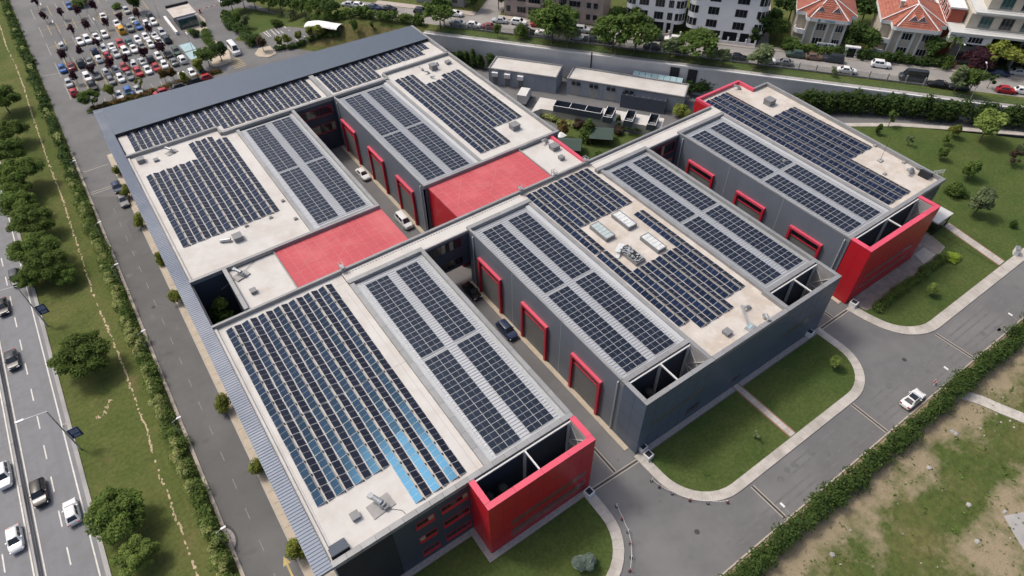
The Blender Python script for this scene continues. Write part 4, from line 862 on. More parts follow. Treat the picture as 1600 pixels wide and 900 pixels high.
def car_meshes(kind):
    if kind in CM: return CM[kind]
    L, W, zb, zr, yh, yw, yr, yg, zh, zt = KIND[kind]; a = W/2; h = L/2
    # hull: stations from nose to tail, a ring of 10 points each
    st = [(h,.60,.42,.62),(h-.10,.80,.28,zh-.16),(h-.45,.95,.22,zh-.05),(yh+.1,1.0,.20,zh+.02),(yh-.6,1.0,.19,zb),(0,1.0,.19,zb),(yr*.8,1.0,.19,zb),(yg,.985,.20,zt),(-h+.28,.95,.24,zt-.03),(-h+.06,.84,.30,zt-.14),(-h,.66,.44,zt-.30)]
    st.sort(key=lambda q: -q[0]); mb = MB(); vs = []; n = 10
    for y, wf, z0, z1 in st:
        w_ = a*wf; zm = z0+(z1-z0)*.52
        vs += [(-w_*.86,y,z0),(-w_*.98,y,z0+.10),(-w_,y,zm),(-w_*.955,y,z1-.07),(-w_*.86,y,z1),(w_*.86,y,z1),(w_*.955,y,z1-.07),(w_,y,zm),(w_*.98,y,z0+.10),(w_*.86,y,z0)]
    fs = []
    for i in range(len(st)-1):
        for j in range(n): fs.append((i*n+j, (i+1)*n+j, (i+1)*n+(j+1)%n, i*n+(j+1)%n))
    fs += [tuple(range(n))[::-1], tuple(range((len(st)-1)*n, len(st)*n))]
    fs = [f[::-1] for f in fs]
    mb.add(vs, fs)
    # cabin frame (pillars and roof) in body colour, a rounded frustum
    b0 = [(yh-.02,.84),(yh-.55,.93),(yg+.35,.93),(yg,.84)]; t0 = [(yw,.64),(yw-.12,.70),(yr+.12,.70),(yr,.62)]
    base = [(-a*f,y,zb-.06) for y, f in b0]+[(a*f,y,zb-.06) for y, f in b0[::-1]]
    top = [(-a*f,y,zr-.05) for y, f in t0]+[(a*f,y,zr-.05) for y, f in t0[::-1]]
    roof = [(x*.86,y*.97+.015*(yw+yr)/2,zr) for x, y, z in top]
    V = base+top+roof; F = []
    for k in (0, 8):
        for j in range(8): F.append((k+j, k+8+j, k+8+(j+1)%8, k+(j+1)%8))
    F.append(tuple(range(16,24))[::-1]); F = [f[::-1] for f in F]
    mb.add(V, F)
    for s in (-1,1): mb.box(s*a*1.0-.09,yh-.75,zb-.02,s*a*1.0+.09,yh-.58,zb+.12)      # mirrors
    def pane(p, q0=.07, q1=.93, r0=.12, r1=.90, off=.018):
        p = [Vector(v) for v in p]; n_ = (p[1]-p[0]).cross(p[3]-p[0]).normalized()*off
        def at(u, v): return p[0].lerp(p[1],u).lerp(p[3].lerp(p[2],u),v)+n_
        return [at(q0,r0),at(q1,r0),at(q1,r1),at(q0,r1)]
    B_, T_ = base, top
    ws = MB().add(pane((B_[7],B_[0],T_[0],T_[7]),.06,.94,.10,.96)[::-1],[(0,1,2,3)])
    rw = MB().add(pane((B_[3],B_[4],T_[4],T_[3]),.08,.92,.18,.94)[::-1],[(0,1,2,3)])
    sw = []
    for s in (0,1):
        i0, i1 = ((1,2) if s == 0 else (5,6)); m_ = MB()
        for u0, u1 in ((.03,.48),(.52,.97)): m_.add(pane((B_[i0],B_[i1],T_[i1],T_[i0]),u0,u1,.16,.93)[::-1],[(0,1,2,3)])
        sw.append(m_)
    def fix(m_, name, mt, out):
        me = m_.mesh(name, mt); bm = bmesh.new(); bm.from_mesh(me)
        for f in bm.faces:
            if f.normal.dot(f.calc_center_median()-Vector((0,0,.7))) < 0: f.normal_flip()
        bm.to_mesh(me); bm.free(); return me
    body = mb.mesh('car_body', PAINT['white']); bm = bmesh.new(); bm.from_mesh(body); bmesh.ops.recalc_face_normals(bm, faces=bm.faces); bm.to_mesh(body); bm.free()
    body.polygons.foreach_set('use_smooth', [True]*len(body.polygons)); body.set_sharp_from_angle(angle=R(38))
    wh = MB().tube((-.10,0,0),(.10,0,0),.32,k=14).mesh('wheel', M['tyre']); rm = MB().tube((-.105,0,0),(.105,0,0),.20,k=10).mesh('rim', M['rim'])
    hl = MB().box(-.20,-.14,-.07,.20,.05,.07).mesh('headlight', M['lamp']); tl = MB().box(-.17,-.05,-.08,.17,.10,.08).mesh('taillight', M['tail'])
    CM[kind] = dict(body=body, windscreen=fix(ws,'windscreen',M['carglass'],0), rear=fix(rw,'rear_window',M['carglass'],0), side=[fix(sw[0],'side_window',M['carglass'],0), fix(sw[1],'side_window',M['carglass'],0)], wheel=wh, rim=rm, hl=hl, tl=tl)
    return CM[kind]
def car(pos, head, kind, color, label, group=None, z=0.0, near=False, roof=None):
    """head: degrees, 0 = nose towards +y"""
    m = car_meshes(kind); L, W, zb = KIND[kind][:3]
    t = thing('parked_car' if group != 'moving' else 'car', label, 'car' if kind not in ('van','minibus') else 'van', (pos[0],pos[1],z), R(head), None if group == 'moving' else group)
    b = inst('body', m['body'], t); b.material_slots[0].link = 'OBJECT'; b.material_slots[0].material = PAINT[color]
    inst('windscreen', m['windscreen'], t); inst('rear_window', m['rear'], t)
    for q in (0,1): inst('side_window', m['side'][q], t)
    for sx in (-1,1):
        for sy in (1.32,-1.30):
            o = inst('wheel', m['wheel'], t, (sx*(W/2-.12), sy*L/4.4, .32))
            if near: inst('rim', m['rim'], o)
    if near:
        for sx in (-1,1):
            inst('headlight', m['hl'], t, (sx*W*.33, L/2-.12, .66)); inst('taillight', m['tl'], t, (sx*W*.34, -L/2+.06, .78))
        MB().box(-.26,-L/2-.015,.42,.26,-L/2+.2,.53).build('number_plate', M['whiteline'], t, world=False)
    if roof:
        y0, y1 = KIND[kind][6]+.15, KIND[kind][5]-.12; MB().box(-W*.30,y0,KIND[kind][3]-.02,W*.30,y1,KIND[kind][3]+.012).build('roof_glass', M['carglass'], t, world=False)
    return t
# moving traffic on the highway
for pos, hd, kd, cl, lb in (((-36.76, 85.66),180,'suv','dark','dark grey car driving in the right lane beside the green trees'),
    ((-39.63, 79.12),180,'sedan','black','black car at the left picture edge, level with the upper blue banner'),
    ((-39.85, 65.20),180,'sedan','dark','dark blue grey saloon in the lane beside the barrier, upper of the dark ones'),
    ((-39.96, 37.57),180,'suv','black','glossy black car beside the concrete barrier, ahead of the white hatchback'),
    ((-36.87, 32.07),0,'hatchback','white','white hatchback with dark rear window in the right highway lane'),
    ((-43.52, 32.38),180,'hatchback','white','small white car beyond the barrier near the bottom edge'),
    ((-43.59, 43.26),180,'suv','white','white car half cut off beyond the barrier, further up the highway')):
    car(pos, hd, kd, cl, lb, 'moving', near=True)
# cars on the site
for pos, hd, kd, cl, lb, rf in (((-15.82, 103.28),180,'hatchback','navy','dark blue car parked by the canopy, behind the silver grey one',0),
    ((-15.84, 98.06),180,'sedan','gray','silver grey saloon parked along the canopy pavement',0),
    ((27.53, 77.63),180,'sedan','white','white saloon in the rear loading lane by a red door',0),
    ((27.11, 58.86),180,'van','white','white van with dark rear window at the near end of the rear lane',0),
    ((27.66, 35.44),180,'sedan','black','black saloon parked beside the first red door of the front lane',0),
    ((27.55, 24.59),180,'suv','navy','dark blue car in the front loading lane between two red doors',0),
    ((68.77, -21.40),-90,'sedan','white','white car with large dark glass roof on the front road',1),
    ((24.27, 149.67),180,'minibus','white','white minibus waiting on the exit road near the zebra crossing',0),
    ((31.90, 184.11),180,'hatchback','white','white car on the exit road behind the gatehouse',0)):
    car(pos, hd, kd, cl, lb, None, near=True, roof=rf)
# trolley truck behind the rear middle hall
tx, ty = (71.08, 81.15); t = thing('box_truck', 'small white box truck standing behind the rear middle hall', 'truck', (tx+1.5,ty+1.0,0), R(-52))
MB().box(-1.1,-2.4,.8,1.1,1.4,3.0).build('cargo_box', M['white_steel'], t, world=False); MB().add([(-1.0,1.45,.5),(1.0,1.45,.5),(1.0,3.1,.5),(-1.0,3.1,.5),(-.95,1.45,2.3),(.95,1.45,2.3),(.9,2.5,2.3),(-.9,2.5,2.3),(-1.0,3.1,1.3),(1.0,3.1,1.3)],[(0,1,2,3),(4,5,6,7),(0,4,7,8,3),(1,2,9,6,5),(3,8,9,2),(8,7,6,9),(0,1,5,4)]).build('cab', M['white_steel'], t, world=False)
for sx in (-.9,.9):
    for y in (-1.6,2.2): inst('wheel', car_meshes('sedan')['wheel'], t, (sx,y,.32), scale=(1.2,1.2,1.2))
# car park: rows of bays running up from the building (name of row, y of the car centre, {bay: colour})
LOT = [
 ('front row', 142.3, {4:'white',5:'blue',6:'silver',11:'white',12:'white',13:'dark'}, 1.0),
 ('second row', 151.3, {0:'red',2:'black',4:'gray',5:'white',6:'gray',7:'red',8:'white',9:'red',10:'white',11:'gray',12:'white'}, 0),
 ('third row', 156.9, {0:'silver',2:'white',3:'gray',4:'silver',5:'silver',6:'red',7:'white',8:'silver',9:'dark',10:'white',11:'dark',12:'green'}, 0),
 ('fourth row', 166.1, {0:'blue',1:'maroon',2:'dark',3:'gray',4:'white',5:'red',6:'silver',7:'white',8:'white',9:'gray',10:'white',11:'white',12:'dark'}, 0),
 ('fifth row', 171.3, {4:'navy',5:'white',6:'white',7:'red',8:'teal',9:'white',10:'white',11:'white',12:'silver'}, 0),
 ('sixth row', 180.3, {1:'silver',3:'white',4:'white',5:'white',6:'white',8:'orange',9:'gray',10:'blue',11:'white',12:'white'}, 0),
 ('seventh row', 185.5, {8:'white',10:'silver',12:'dark'}, 0),
 ('eighth row', 193.8, {7:'white',10:'silver'}, 0),
 ('last row', 208.5, {4:'blue'}, 0)]
ORD = ['first','second','third','fourth','fifth','sixth','seventh','eighth','ninth','tenth','eleventh','twelfth','thirteenth']
CW = {'gray':'grey','dark':'dark grey','navy':'dark blue','teal':'dark teal','orange':'yellow','green':'dark green'}
for rn, y0, cars_, sk in LOT:
    ks = sorted(cars_)
    for i, bx in enumerate(ks):
        c = cars_[bx]; kd = ['sedan','hatchback','suv','hatchback','sedan'][(bx*3+int(y0))%5]
        if c == 'orange': kd = 'van'
        x = BX[bx]; same = [b for b in ks if cars_[b] == c]
        pl = 'only %s one' % CW.get(c,c) if len(same) == 1 else '%s from the left' % ORD[i]
        car((x+rng.normal(0,.08), rowy(y0,x)+rng.normal(0,.15)), 180+rng.normal(0,1.5) if rng.random() < .6 else rng.normal(0,1.5), kd, c, '%s %s in the car park, %s, %s' % (CW.get(c,c), {'sedan':'saloon','suv':'SUV','van':'van'}.get(kd,kd), rn, pl), 'cars in the car park')
for (x, y), c, lb in (((2.0,137.6),'red','red car half hidden by the slate roof edge, leftmost of four'),((5.9,137.9),'black','black car half hidden by the slate roof edge, second of four'),((10.2,138.3),'black','black car half hidden by the slate roof edge, third of four'),((12.9,138.6),'red','red car half hidden by the slate roof edge, rightmost of four')):
    car((x,y+.4), 90, 'hatchback', c, lb, 'cars behind the slate roof')
# upper street, seen beyond the retaining wall
HS = math.degrees(TH)-90      # nose along +s
for s, t_, kd, c, lb in ((-50.2,9.8,'hatchback','silver','dark roofed silver car on the upper street, leftmost behind the hedge'),(-47.0,10.1,'hatchback','white','white hatchback on the upper street above the long hedge'),(-42.4,10.0,'sedan','navy','dark blue saloon on the upper street above the hedge'),(-38.0,10.2,'sedan','black','black saloon on the upper street above the slate roof apex'),
    (-28.8,10.9,'suv','dark','dark grey SUV on the upper street left of the leafy tree'),(-19.3,12.0,'hatchback','white','white car half hidden behind the leafy tree at the side street'),(-17.0,6.7,'sedan','silver','silver car behind the fence at its left end'),(-12.4,6.7,'hatchback','white','white car behind the fence, left of the maroon one'),(-8.0,6.9,'sedan','maroon','maroon saloon behind the fence'),
    (-6.7,11.2,'sedan','silver','silver saloon before the pink apartment block, left end'),(-1.5,11.4,'suv','white','white SUV before the pink apartment block'),(3.6,11.6,'hatchback','red','red car behind the tall street tree'),(2.0,6.8,'sedan','black','black car behind the fence next to the bushy small tree'),(6.4,6.8,'sedan','white','white saloon behind the fence left of the tall tree'),
    (15.5,11.5,'suv','silver','silver SUV with dark windows before the pink block entrance'),(19.6,11.5,'suv','black','black SUV right of the silver one before the pink block'),(15.2,6.9,'hatchback','white','white car behind the fence right of the tall tree'),(18.6,6.9,'sedan','dark','dark saloon behind the fence, second right of the tall tree'),(22.4,6.9,'sedan','dark','dark car behind the fence under the broad tree'),
    (34.1,12.0,'suv','dark','dark grey SUV before the smaller white block'),(38.6,12.0,'suv','white','white SUV before the smaller white block'),(34.1,6.7,'sedan','dark','dark saloon behind the fence before the smaller white block'),(40.5,6.8,'sedan','navy','dark blue car behind the fence under the round tree'),(54.6,6.8,'sedan','black','black car behind the fence beyond the olive trees'),
    (61.5,6.8,'hatchback','white','white car behind the fence, left of the villas'),(65.2,7.0,'sedan','gray','grey saloon behind the fence before the left villa'),(67.8,11.8,'suv','green','dark green car with white roof before the left villa'),(72.1,11.6,'hatchback','brown','brown car before the left villa'),(76.5,11.6,'van','dark','dark van before the left villa gate'),
    (79.3,6.8,'sedan','white','white car behind the fence below the villa gate'),(87.0,11.8,'suv','white','white SUV driving past the right villa'),(93.3,7.0,'minibus','dark','long dark blue grey minibus behind the fence'),(98.4,5.4,'sedan','black','black saloon behind the fence, next to the minibus'),(102.6,5.2,'sedan','dark','dark grey saloon behind the fence, second from the minibus'),
    (112.6,14.7,'sedan','navy','deep blue saloon at the right edge of the upper street'),(117.0,16.3,'sedan','silver','silver saloon at the far right of the upper street'),(112.4,6.6,'hatchback','red','red car near the right end of the fence'),(116.0,7.2,'hatchback','white','white car at the right end beside the red one')):
    car(ST(s,t_), HS+(180 if rng.random() < .5 else 0)+rng.normal(0,1.5), kd, c, lb, 'cars on the upper street', z=7.0)

# ---------------------------------------------------------------- vegetation
def leafmat(name, col, var=.45, sc=.9, col2=None):
    m = mat(name, col, .75, var=var, scale=sc, spec=.2, col2=col2, s2=1.5, thr=(.45,.65), orand=.18)
    n = m.node_tree.nodes; l = m.node_tree.links; b = n['Principled BSDF']
    tr = n.new('ShaderNodeBsdfTranslucent'); mx = n.new('ShaderNodeMixShader'); mx.inputs[0].default_value = .45
    l.new(b.inputs['Base Color'].links[0].from_socket, tr.inputs[0]); l.new(b.outputs[0], mx.inputs[1]); l.new(tr.outputs[0], mx.inputs[2]); l.new(mx.outputs[0], n['Material Output'].inputs[0])
    return m
LM = {'verge': leafmat('verge_tree_leaves', (0.118,0.186,0.041), col2=(0.186,0.246,0.058), sc=.6), 'hedge': leafmat('hedge_leaves', (0.126,0.198,0.048), col2=(0.192,0.264,0.072)), 'lime': leafmat('lime_leaves', (0.324,0.444,0.054), col2=(0.396,0.504,0.084)), 'green': leafmat('green_leaves', (0.094,0.156,0.036), col2=(0.144,0.204,0.050)), 'dark': leafmat('dark_green_leaves', (0.060,0.110,0.030), col2=(0.096,0.144,0.038)), 'light': leafmat('light_green_leaves', (0.204,0.282,0.072), col2=(0.276,0.348,0.096)),
      'yellow': leafmat('yellow_green_leaves', (0.216,0.264,0.060), col2=(0.324,0.336,0.072)), 'purple': leafmat('dark_purple_leaves', (0.074,0.031,0.046), col2=(0.102,0.041,0.048)), 'olive': leafmat('grey_green_leaves', (0.168,0.222,0.102), col2=(0.240,0.282,0.156)),
      'conifer': leafmat('conifer_needles', (0.062,0.108,0.028), col2=(0.102,0.154,0.036), sc=1.4), 'brown': leafmat('brownish_leaves', (0.102,0.078,0.054), col2=(0.144,0.102,0.072)), 'silver': leafmat('silver_blue_leaves', (0.264,0.348,0.288), col2=(0.384,0.456,0.408)),
      'ivy': leafmat('pale_flowering_ivy', (0.336,0.384,0.132), col2=(0.504,0.516,0.240), sc=2.0), 'orange': leafmat('orange_green_leaves', (0.168,0.132,0.048), col2=(0.240,0.144,0.060))}
M['bark'] = mat('bark', (.10,.075,.055), .95, var=.3, scale=4)
def leaves(clumps, n, size, up=.35, shell=(.45,1.12), flat=1.0):
    """(verts, faces) of n leaf quads spread through ellipsoid clumps"""
    c = np.array(clumps, float); c = c[rng.random(len(c)) > .08] if len(c) > 8 else c; c[:,3:6] *= rng.uniform(.75,1.2,(len(c),1)); wgt = (c[:,3]*c[:,4]+c[:,4]*c[:,5]+c[:,3]*c[:,5]); idx = rng.choice(len(c), n, p=wgt/wgt.sum()); q = c[idx]
    d = rng.normal(size=(n,3)); d[:,2] += up; d /= np.linalg.norm(d,axis=1)[:,None]
    r = rng.uniform(*shell, n)[:,None]; P = q[:,:3]+d*q[:,3:6]*r
    nn = d*.8+rng.normal(scale=.6,size=(n,3)); nn[:,2] += .7; nn /= np.linalg.norm(nn,axis=1)[:,None]
    t = np.cross(nn, rng.normal(size=(n,3))); t /= np.linalg.norm(t,axis=1)[:,None]; b = np.cross(nn,t)
    s = (size*rng.uniform(.6,1.35,n))[:,None]; s2 = s*rng.uniform(.5,.9,n)[:,None]
    V = np.stack([P-t*s-b*s2*.3, P+b*s2*-1.0, P+t*s+b*s2*.2, P+b*s2],1).reshape(-1,3)
    return V, np.arange(4*n).reshape(n,4)
def np_mesh(name, V, F, m):
    me = bpy.data.meshes.new(name); me.vertices.add(len(V)); me.vertices.foreach_set('co', V.astype(np.float32).ravel())
    me.loops.add(F.size); me.loops.foreach_set('vertex_index', F.astype(np.int32).ravel()); me.polygons.add(len(F))
    me.polygons.foreach_set('loop_start', np.arange(0,F.size,4,dtype=np.int32)); me.polygons.foreach_set('loop_total', np.full(len(F),4,dtype=np.int32))
    me.materials.append(m); me.update(calc_edges=True); return me
def crown_clumps(shape):
    cl = []
    if shape == 'round':
        for i in range(15):
            a = rng.uniform(0,6.28); rr = .27*math.sqrt(rng.random()); z = .60+rng.uniform(-.20,.24); k = 1-abs(z-.6)*1.3; r = rng.uniform(.12,.20); cl.append((rr*k*math.cos(a)*1.1,rr*k*math.sin(a)*1.1,z,r,r,r*.8))
    elif shape == 'spread':
        for i in range(34):
            a = i*2.4; rr = .45*math.sqrt((i+.5)/34); r = rng.uniform(.10,.18); cl.append((rr*math.cos(a)+rng.normal(0,.03),rr*math.sin(a)+rng.normal(0,.03),.66+rng.uniform(-.10,.18)-rr*rr*.75,r,r,r*.75))
    elif shape == 'tall':
        for i in range(13):
            z = .25+.7*i/12; k = .16*math.sin(math.pi*(.2+.75*i/12)); a = rng.uniform(0,6.28); r = rng.uniform(.09,.15); cl.append((k*math.cos(a),k*math.sin(a),z,r,r,r))
    elif shape == 'bush':
        for i in range(12):
            a = rng.uniform(0,6.28); rr = .34*math.sqrt(rng.random()); r = rng.uniform(.18,.28); cl.append((rr*math.cos(a),rr*math.sin(a),.42+rng.uniform(-.18,.25),r,r,r))
    elif shape == 'sparse':
        for i in range(9):
            a = rng.uniform(0,6.28); rr = .26*math.sqrt(rng.random()); r = rng.uniform(.06,.12); cl.append((rr*math.cos(a),rr*math.sin(a),.65+rng.uniform(-.25,.28),r,r,r))
    elif shape == 'cone':
        for i in range(16):
            z = .08+.86*i/15; k = .30*(1-z)+.04; a = i*2.4; r = .10+.16*(1-z); cl.append((k*.5*math.cos(a),k*.5*math.sin(a),z,r,r,r*.8))
    return cl
TV = {}
def tree_var(shape, sp, hi, v):
    key = (shape, sp, hi, v)
    if key in TV: return TV[key]
    cl = crown_clumps(shape); n = {2: 13000, 1: 2700, 0: 600}[hi]; sz = {2: .024, 1: .040, 0: .058}[hi]
    if shape == 'sparse': n //= 3
    V, F = leaves(cl, n, sz); crown = np_mesh('crown', V, F, LM[sp])
    tk = MB(); z0 = .0; top = min(c[2] for c in cl)+.06
    if shape not in ('bush',):
        tk.tube((0,0,0),(.005,.0,top),.022,.015,k=6,caps=False)
        for c in cl[:8]:
            zz = max(.05, min(top, c[2]-.12)); tk.tube((.0,0,zz),(c[0]*.9,c[1]*.9,c[2]),.012,.004,k=4,caps=False)
    else:
        for c in cl[:6]: tk.tube((0,0,0),(c[0]*.8,c[1]*.8,c[2]),.016,.006,k=4,caps=False)
    TV[key] = (crown, tk.mesh('trunk', M['bark'])); return TV[key]
VC = 0
def tree(pos, h, shape, sp, label, wid=1.0, hi=0, z=0.0, group=None, name='tree', nv=3):
    global VC; VC += 1
    cr, tr = tree_var(shape, sp, hi, VC % nv)
    if len(pos) > 2: z = pos[2]
    t = thing(name, label, 'tree' if 'tree' in name or name == 'palm' else 'shrub', (pos[0],pos[1],z), rng.uniform(0,6.28), group)
    inst('crown', cr, t, scale=(h*wid,h*wid,h)); inst('trunk', tr, t, scale=(h*wid,h*wid,h)); return t
# broad trees on the verge of the highway
for pos, h, wd, sp, lb in (((-31.07, 26.35, 0.00),5.5,.95,'verge','large dark round tree on the verge near the bottom, level with the white hatchback'),((-30.13, 56.29, 0.00),6.0,1.0,'verge','large isolated round tree on the verge, level with the front hall courtyard'),
    ((-31.02, 19.94, 0.00),4.2,.8,'light','small yellow green tree at the foot of the large dark verge tree'),((-31.29, 81.95, 0.00),6,.9,'verge','lowest tree in the dense row on the verge, beside the dark grey car'),((-31.85, 87.41, 0.00),6.4,.9,'verge','yellow green tree, second from below in the dense verge row'),
    ((-31.50, 96.66, 0.00),6,.9,'verge','tree third from below in the dense verge row'),((-32.30, 103.87, 0.00),6,.85,'verge','tree fourth from below in the dense verge row'),((-31.25, 114.86, 0.00),6.6,.9,'verge','dark tree in the middle of the verge row with a long shadow'),
    ((-32.62, 126.10, 0.00),6,.9,'verge','tree at the picture edge just above the dense verge row'),((-30.87, 134.65, 0.00),5.6,.9,'verge','dark tree near the edge below the first verge tree'),((-30.21, 150.47, 0.00),6.2,.9,'verge','topmost verge tree at the left picture edge'),((-32.38, 110.08, 0.00),5,.8,'verge','smaller tree tucked between two dark ones in the verge row'),((-34.64, 81.77, 0.00),3.4,.9,'verge','low bushy tree at the lower end of the dense verge row'),((-29.39, 79.32, 0.00),3.6,.9,'verge','small leafy tree spreading from the lower end of the verge row')):
    tree(pos, h*1.12, 'spread', sp, lb, wd*1.12, 2, name='verge_tree', nv=2)
# hedge along the service road: shrubs with pale flowering ivy on top
def hedge(name, label, pts, wid, h, sp, n, size, z=0.0, group=None, lumpy=.35, step=1.0, cap=None, cat='hedge'):
    p = densify([q[:2] for q in pts], step); zs = [0.0 if z else hz(*q) for q in p]; zb = z if z else zs[0]; zs = [q-zs[0] for q in zs]; t = thing(name, label, cat, (p[0][0],p[0][1],zb), 0, group); cl = []
    for a, za in zip(p, zs):
        for q in range(2):
            cl.append((a[0]-p[0][0]+rng.normal(0,wid*.14),a[1]-p[0][1]+rng.normal(0,wid*.14),za+h*(.40+.22*q)+rng.normal(0,h*.05),wid*.5*rng.uniform(1-lumpy,1+lumpy*.6),wid*.5*rng.uniform(1-lumpy,1+lumpy*.6),h*.42*rng.uniform(1-lumpy,1+lumpy*.5)))
    V, F = leaves(cl, n, size, .6); link(bpy.data.objects.new('foliage', np_mesh('foliage', V, F, LM[sp])), t)
    if cap:
        c2 = [(c[0]+cap[2],c[1],c[2]+h*.22,c[3]*.5,c[4]*.8,h*.22) for i, c in enumerate(cl) if math.sin(i*.23)+rng.normal(0,.5) > cap[3]]
        V, F = leaves(c2, cap[1], size*.8, .8); link(bpy.data.objects.new('ivy', np_mesh('ivy', V, F, LM[cap[0]])), t)
    st = MB()
    for a, za in zip(p[::2], zs[::2]): st.tube((a[0]-p[0][0],a[1]-p[0][1],za),(a[0]-p[0][0],a[1]-p[0][1],za+h*.6),.05,.03,k=4,caps=False)
    tag(st.build('stem', M['bark'], t, world=False), kind='stuff'); return t
hedge('roadside_hedge', 'long ragged hedge with pale flowering ivy between the verge and the service road', [(-22.6,-14),(-22.7,110)], 2.2, 2.1, 'hedge', 34000, .15, cap=('ivy',30000,-.3,-.7))
hedge('roadside_hedge', 'darker rough hedge continuing along the edge of the car park', [(-22.7,112),(-22.6,235)], 2.2, 2.0, 'dark', 9000, .27, cap=('ivy',1500,.1,.9))
hedge('boundary_hedge', 'dense row of young conifers along the front road', [(18,-24.3),(70,-24.3),(140,-24.3)], 2.5, 2.6, 'conifer', 60000, .16, lumpy=.28, step=.8)
hedge('clipped_hedge', 'straight clipped hedge beside the paved yard of the right hall', [(80.6,-7.5),(101.5,-7.0)], 1.6, 1.45, 'hedge', 15000, .10, lumpy=.04, step=.45)
tree((102.82, -8.14, 0.00), 1.5, 'bush', 'lime', 'bright lime green round shrub at the end of the clipped hedge', 2.0, 1, name='round_shrub')
hedge('boundary_hedge', 'tall dark hedge between the back road and the retaining wall', [ST(66,-2.2),ST(78,-1.6),ST(92,-1.6),ST(130,-1.6)], 3.2, 5.3, 'dark', 26000, .25, lumpy=.3, step=1.5)
hedge('boundary_hedge', 'dark evergreen hedge at the wall behind the red cornered rear end of the right hall', [(107.2,61.2),(112.5,56.5),(120,50)], 2.6, 4.2, 'dark', 6000, .25, lumpy=.35, step=1.5)
hedge('boundary_hedge', 'row of dark conifers between the rear hall and the retaining wall', [(66.5,111.5),(72,104),(76.5,98.8)], 2.4, 4.4, 'dark', 6000, .25, lumpy=.5, step=2.0)
hedge('street_hedge', 'long green hedge below the upper street, behind the slate roof', [ST(-58,4.2),ST(-42,4.2),ST(-26,4.0)], 2.2, 2.7, 'green', 9000, .24, lumpy=.3, step=1.4)
hedge('clipped_hedge', 'low clipped hedge before the small bays by the slate roof, left part', [(34.38, 143.45, 0.00),(40.80, 141.57, 0.72)], 1.5, 1.2, 'dark', 1500, .2, lumpy=.15)
hedge('clipped_hedge', 'low clipped hedge before the small bays by the slate roof, right part', [(42.57, 140.96, 1.37),(48.75, 135.32, 3.21)], 1.7, 1.2, 'dark', 1500, .2, lumpy=.15)
hedge('clipped_hedge', 'clipped hedge island between the car park and the exit road', [(21.05, 165.42, 0.00),(20.30, 160.02, 0.00),(20.19, 156.25, 0.00)], 2.4, 1.4, 'green', 2200, .2, lumpy=.2)
hedge('planting', 'low planting strip between the front bays and the building', [(-13.5,140.4),(2,140.6),(17,141.0)], 1.6, .9, 'orange', 4000, .2, lumpy=.4)
hedge('planting', 'dark clump of shrubs along the exit road lawn edge', [(29.52, 173.95, 0.00),(29.21, 165.57, 0.00),(29.47, 159.20, 0.00),(30.39, 154.37, 0.06)], 3.2, 2.0, 'dark', 4500, .26, lumpy=.4, step=1.6)
hedge('garden_hedge', 'pale flowering hedge in the garden before the dark tanks', [(72.20, 74.21, 0.00),(74.03, 68.77, 0.00),(75.73, 66.18, 0.00)], 1.6, 1.3, 'ivy', 2600, .17, lumpy=.3)
hedge('garden_hedge', 'loose green hedge along the garden wall below the open tanks', [(83.07, 59.51, 0.00),(85.18, 56.66, 0.00),(88.22, 54.45, 0.00)], 1.6, 1.3, 'olive', 2600, .17, lumpy=.35)
# courtyard, canopy side and lawn plants
tree((-9.17, 51.15, 0.00), 7.6, 'tall', 'green', 'dark green tree standing in the deep dark courtyard', .95, 1)
for pos, h, lb in (((-14.47, 9.77, 0.00),3.4,'bushy green yellow shrub at the near corner of the canopy'),((-14.48, 23.79, 0.00),3.2,'shrub under the canopy edge, second from the near corner'),((-14.85, 36.18, 0.00),3.2,'shrub under the canopy edge, third from the near corner'),((-14.74, 63.30, 0.00),3.0,'shrub under the canopy edge level with the courtyard'),((-14.42, 75.04, 0.00),2.6,'shrub under the canopy edge, above the courtyard'),((-14.60, 87.54, 0.00),3.2,'shrub under the canopy edge beside the rear left array'),((-14.62, 99.10, 0.00),3.0,'shrub on the canopy pavement beside the silver grey saloon'),((-14.29, 108.42, 0.00),2.6,'shrub on the canopy pavement above the two parked cars')):
    tree((min(pos[0],-14.35),pos[1]), h*1.05, 'bush', 'yellow', lb, .85, 1, name='canopy_shrub')
tree((13.68, -11.91, 0.00), 3.0, 'bush', 'silver', 'silver blue shrub on the lawn before the red screen', .95, 2, name='silver_shrub', nv=1)
tree((64.46, -10.81, 0.00), 2.8, 'round', 'light', 'yellow green young tree on the second lawn', .95, 1, name='young_tree')
tree((44.80, -12.22, 0.00), 1.6, 'sparse', 'olive', 'thin sapling on the second lawn left of the path', 1.2, 1, name='sapling')
tree((35.29, -12.18, 0.00), .6, 'bush', 'green', 'low round tuft on the second lawn near the curve', 1.5, 0, name='round_shrub')
tree((91.07, -10.86, 0.00), 2.8, 'round', 'light', 'yellow green young tree on the lawn inside the curve of the right pavement', .95, 1, name='young_tree')
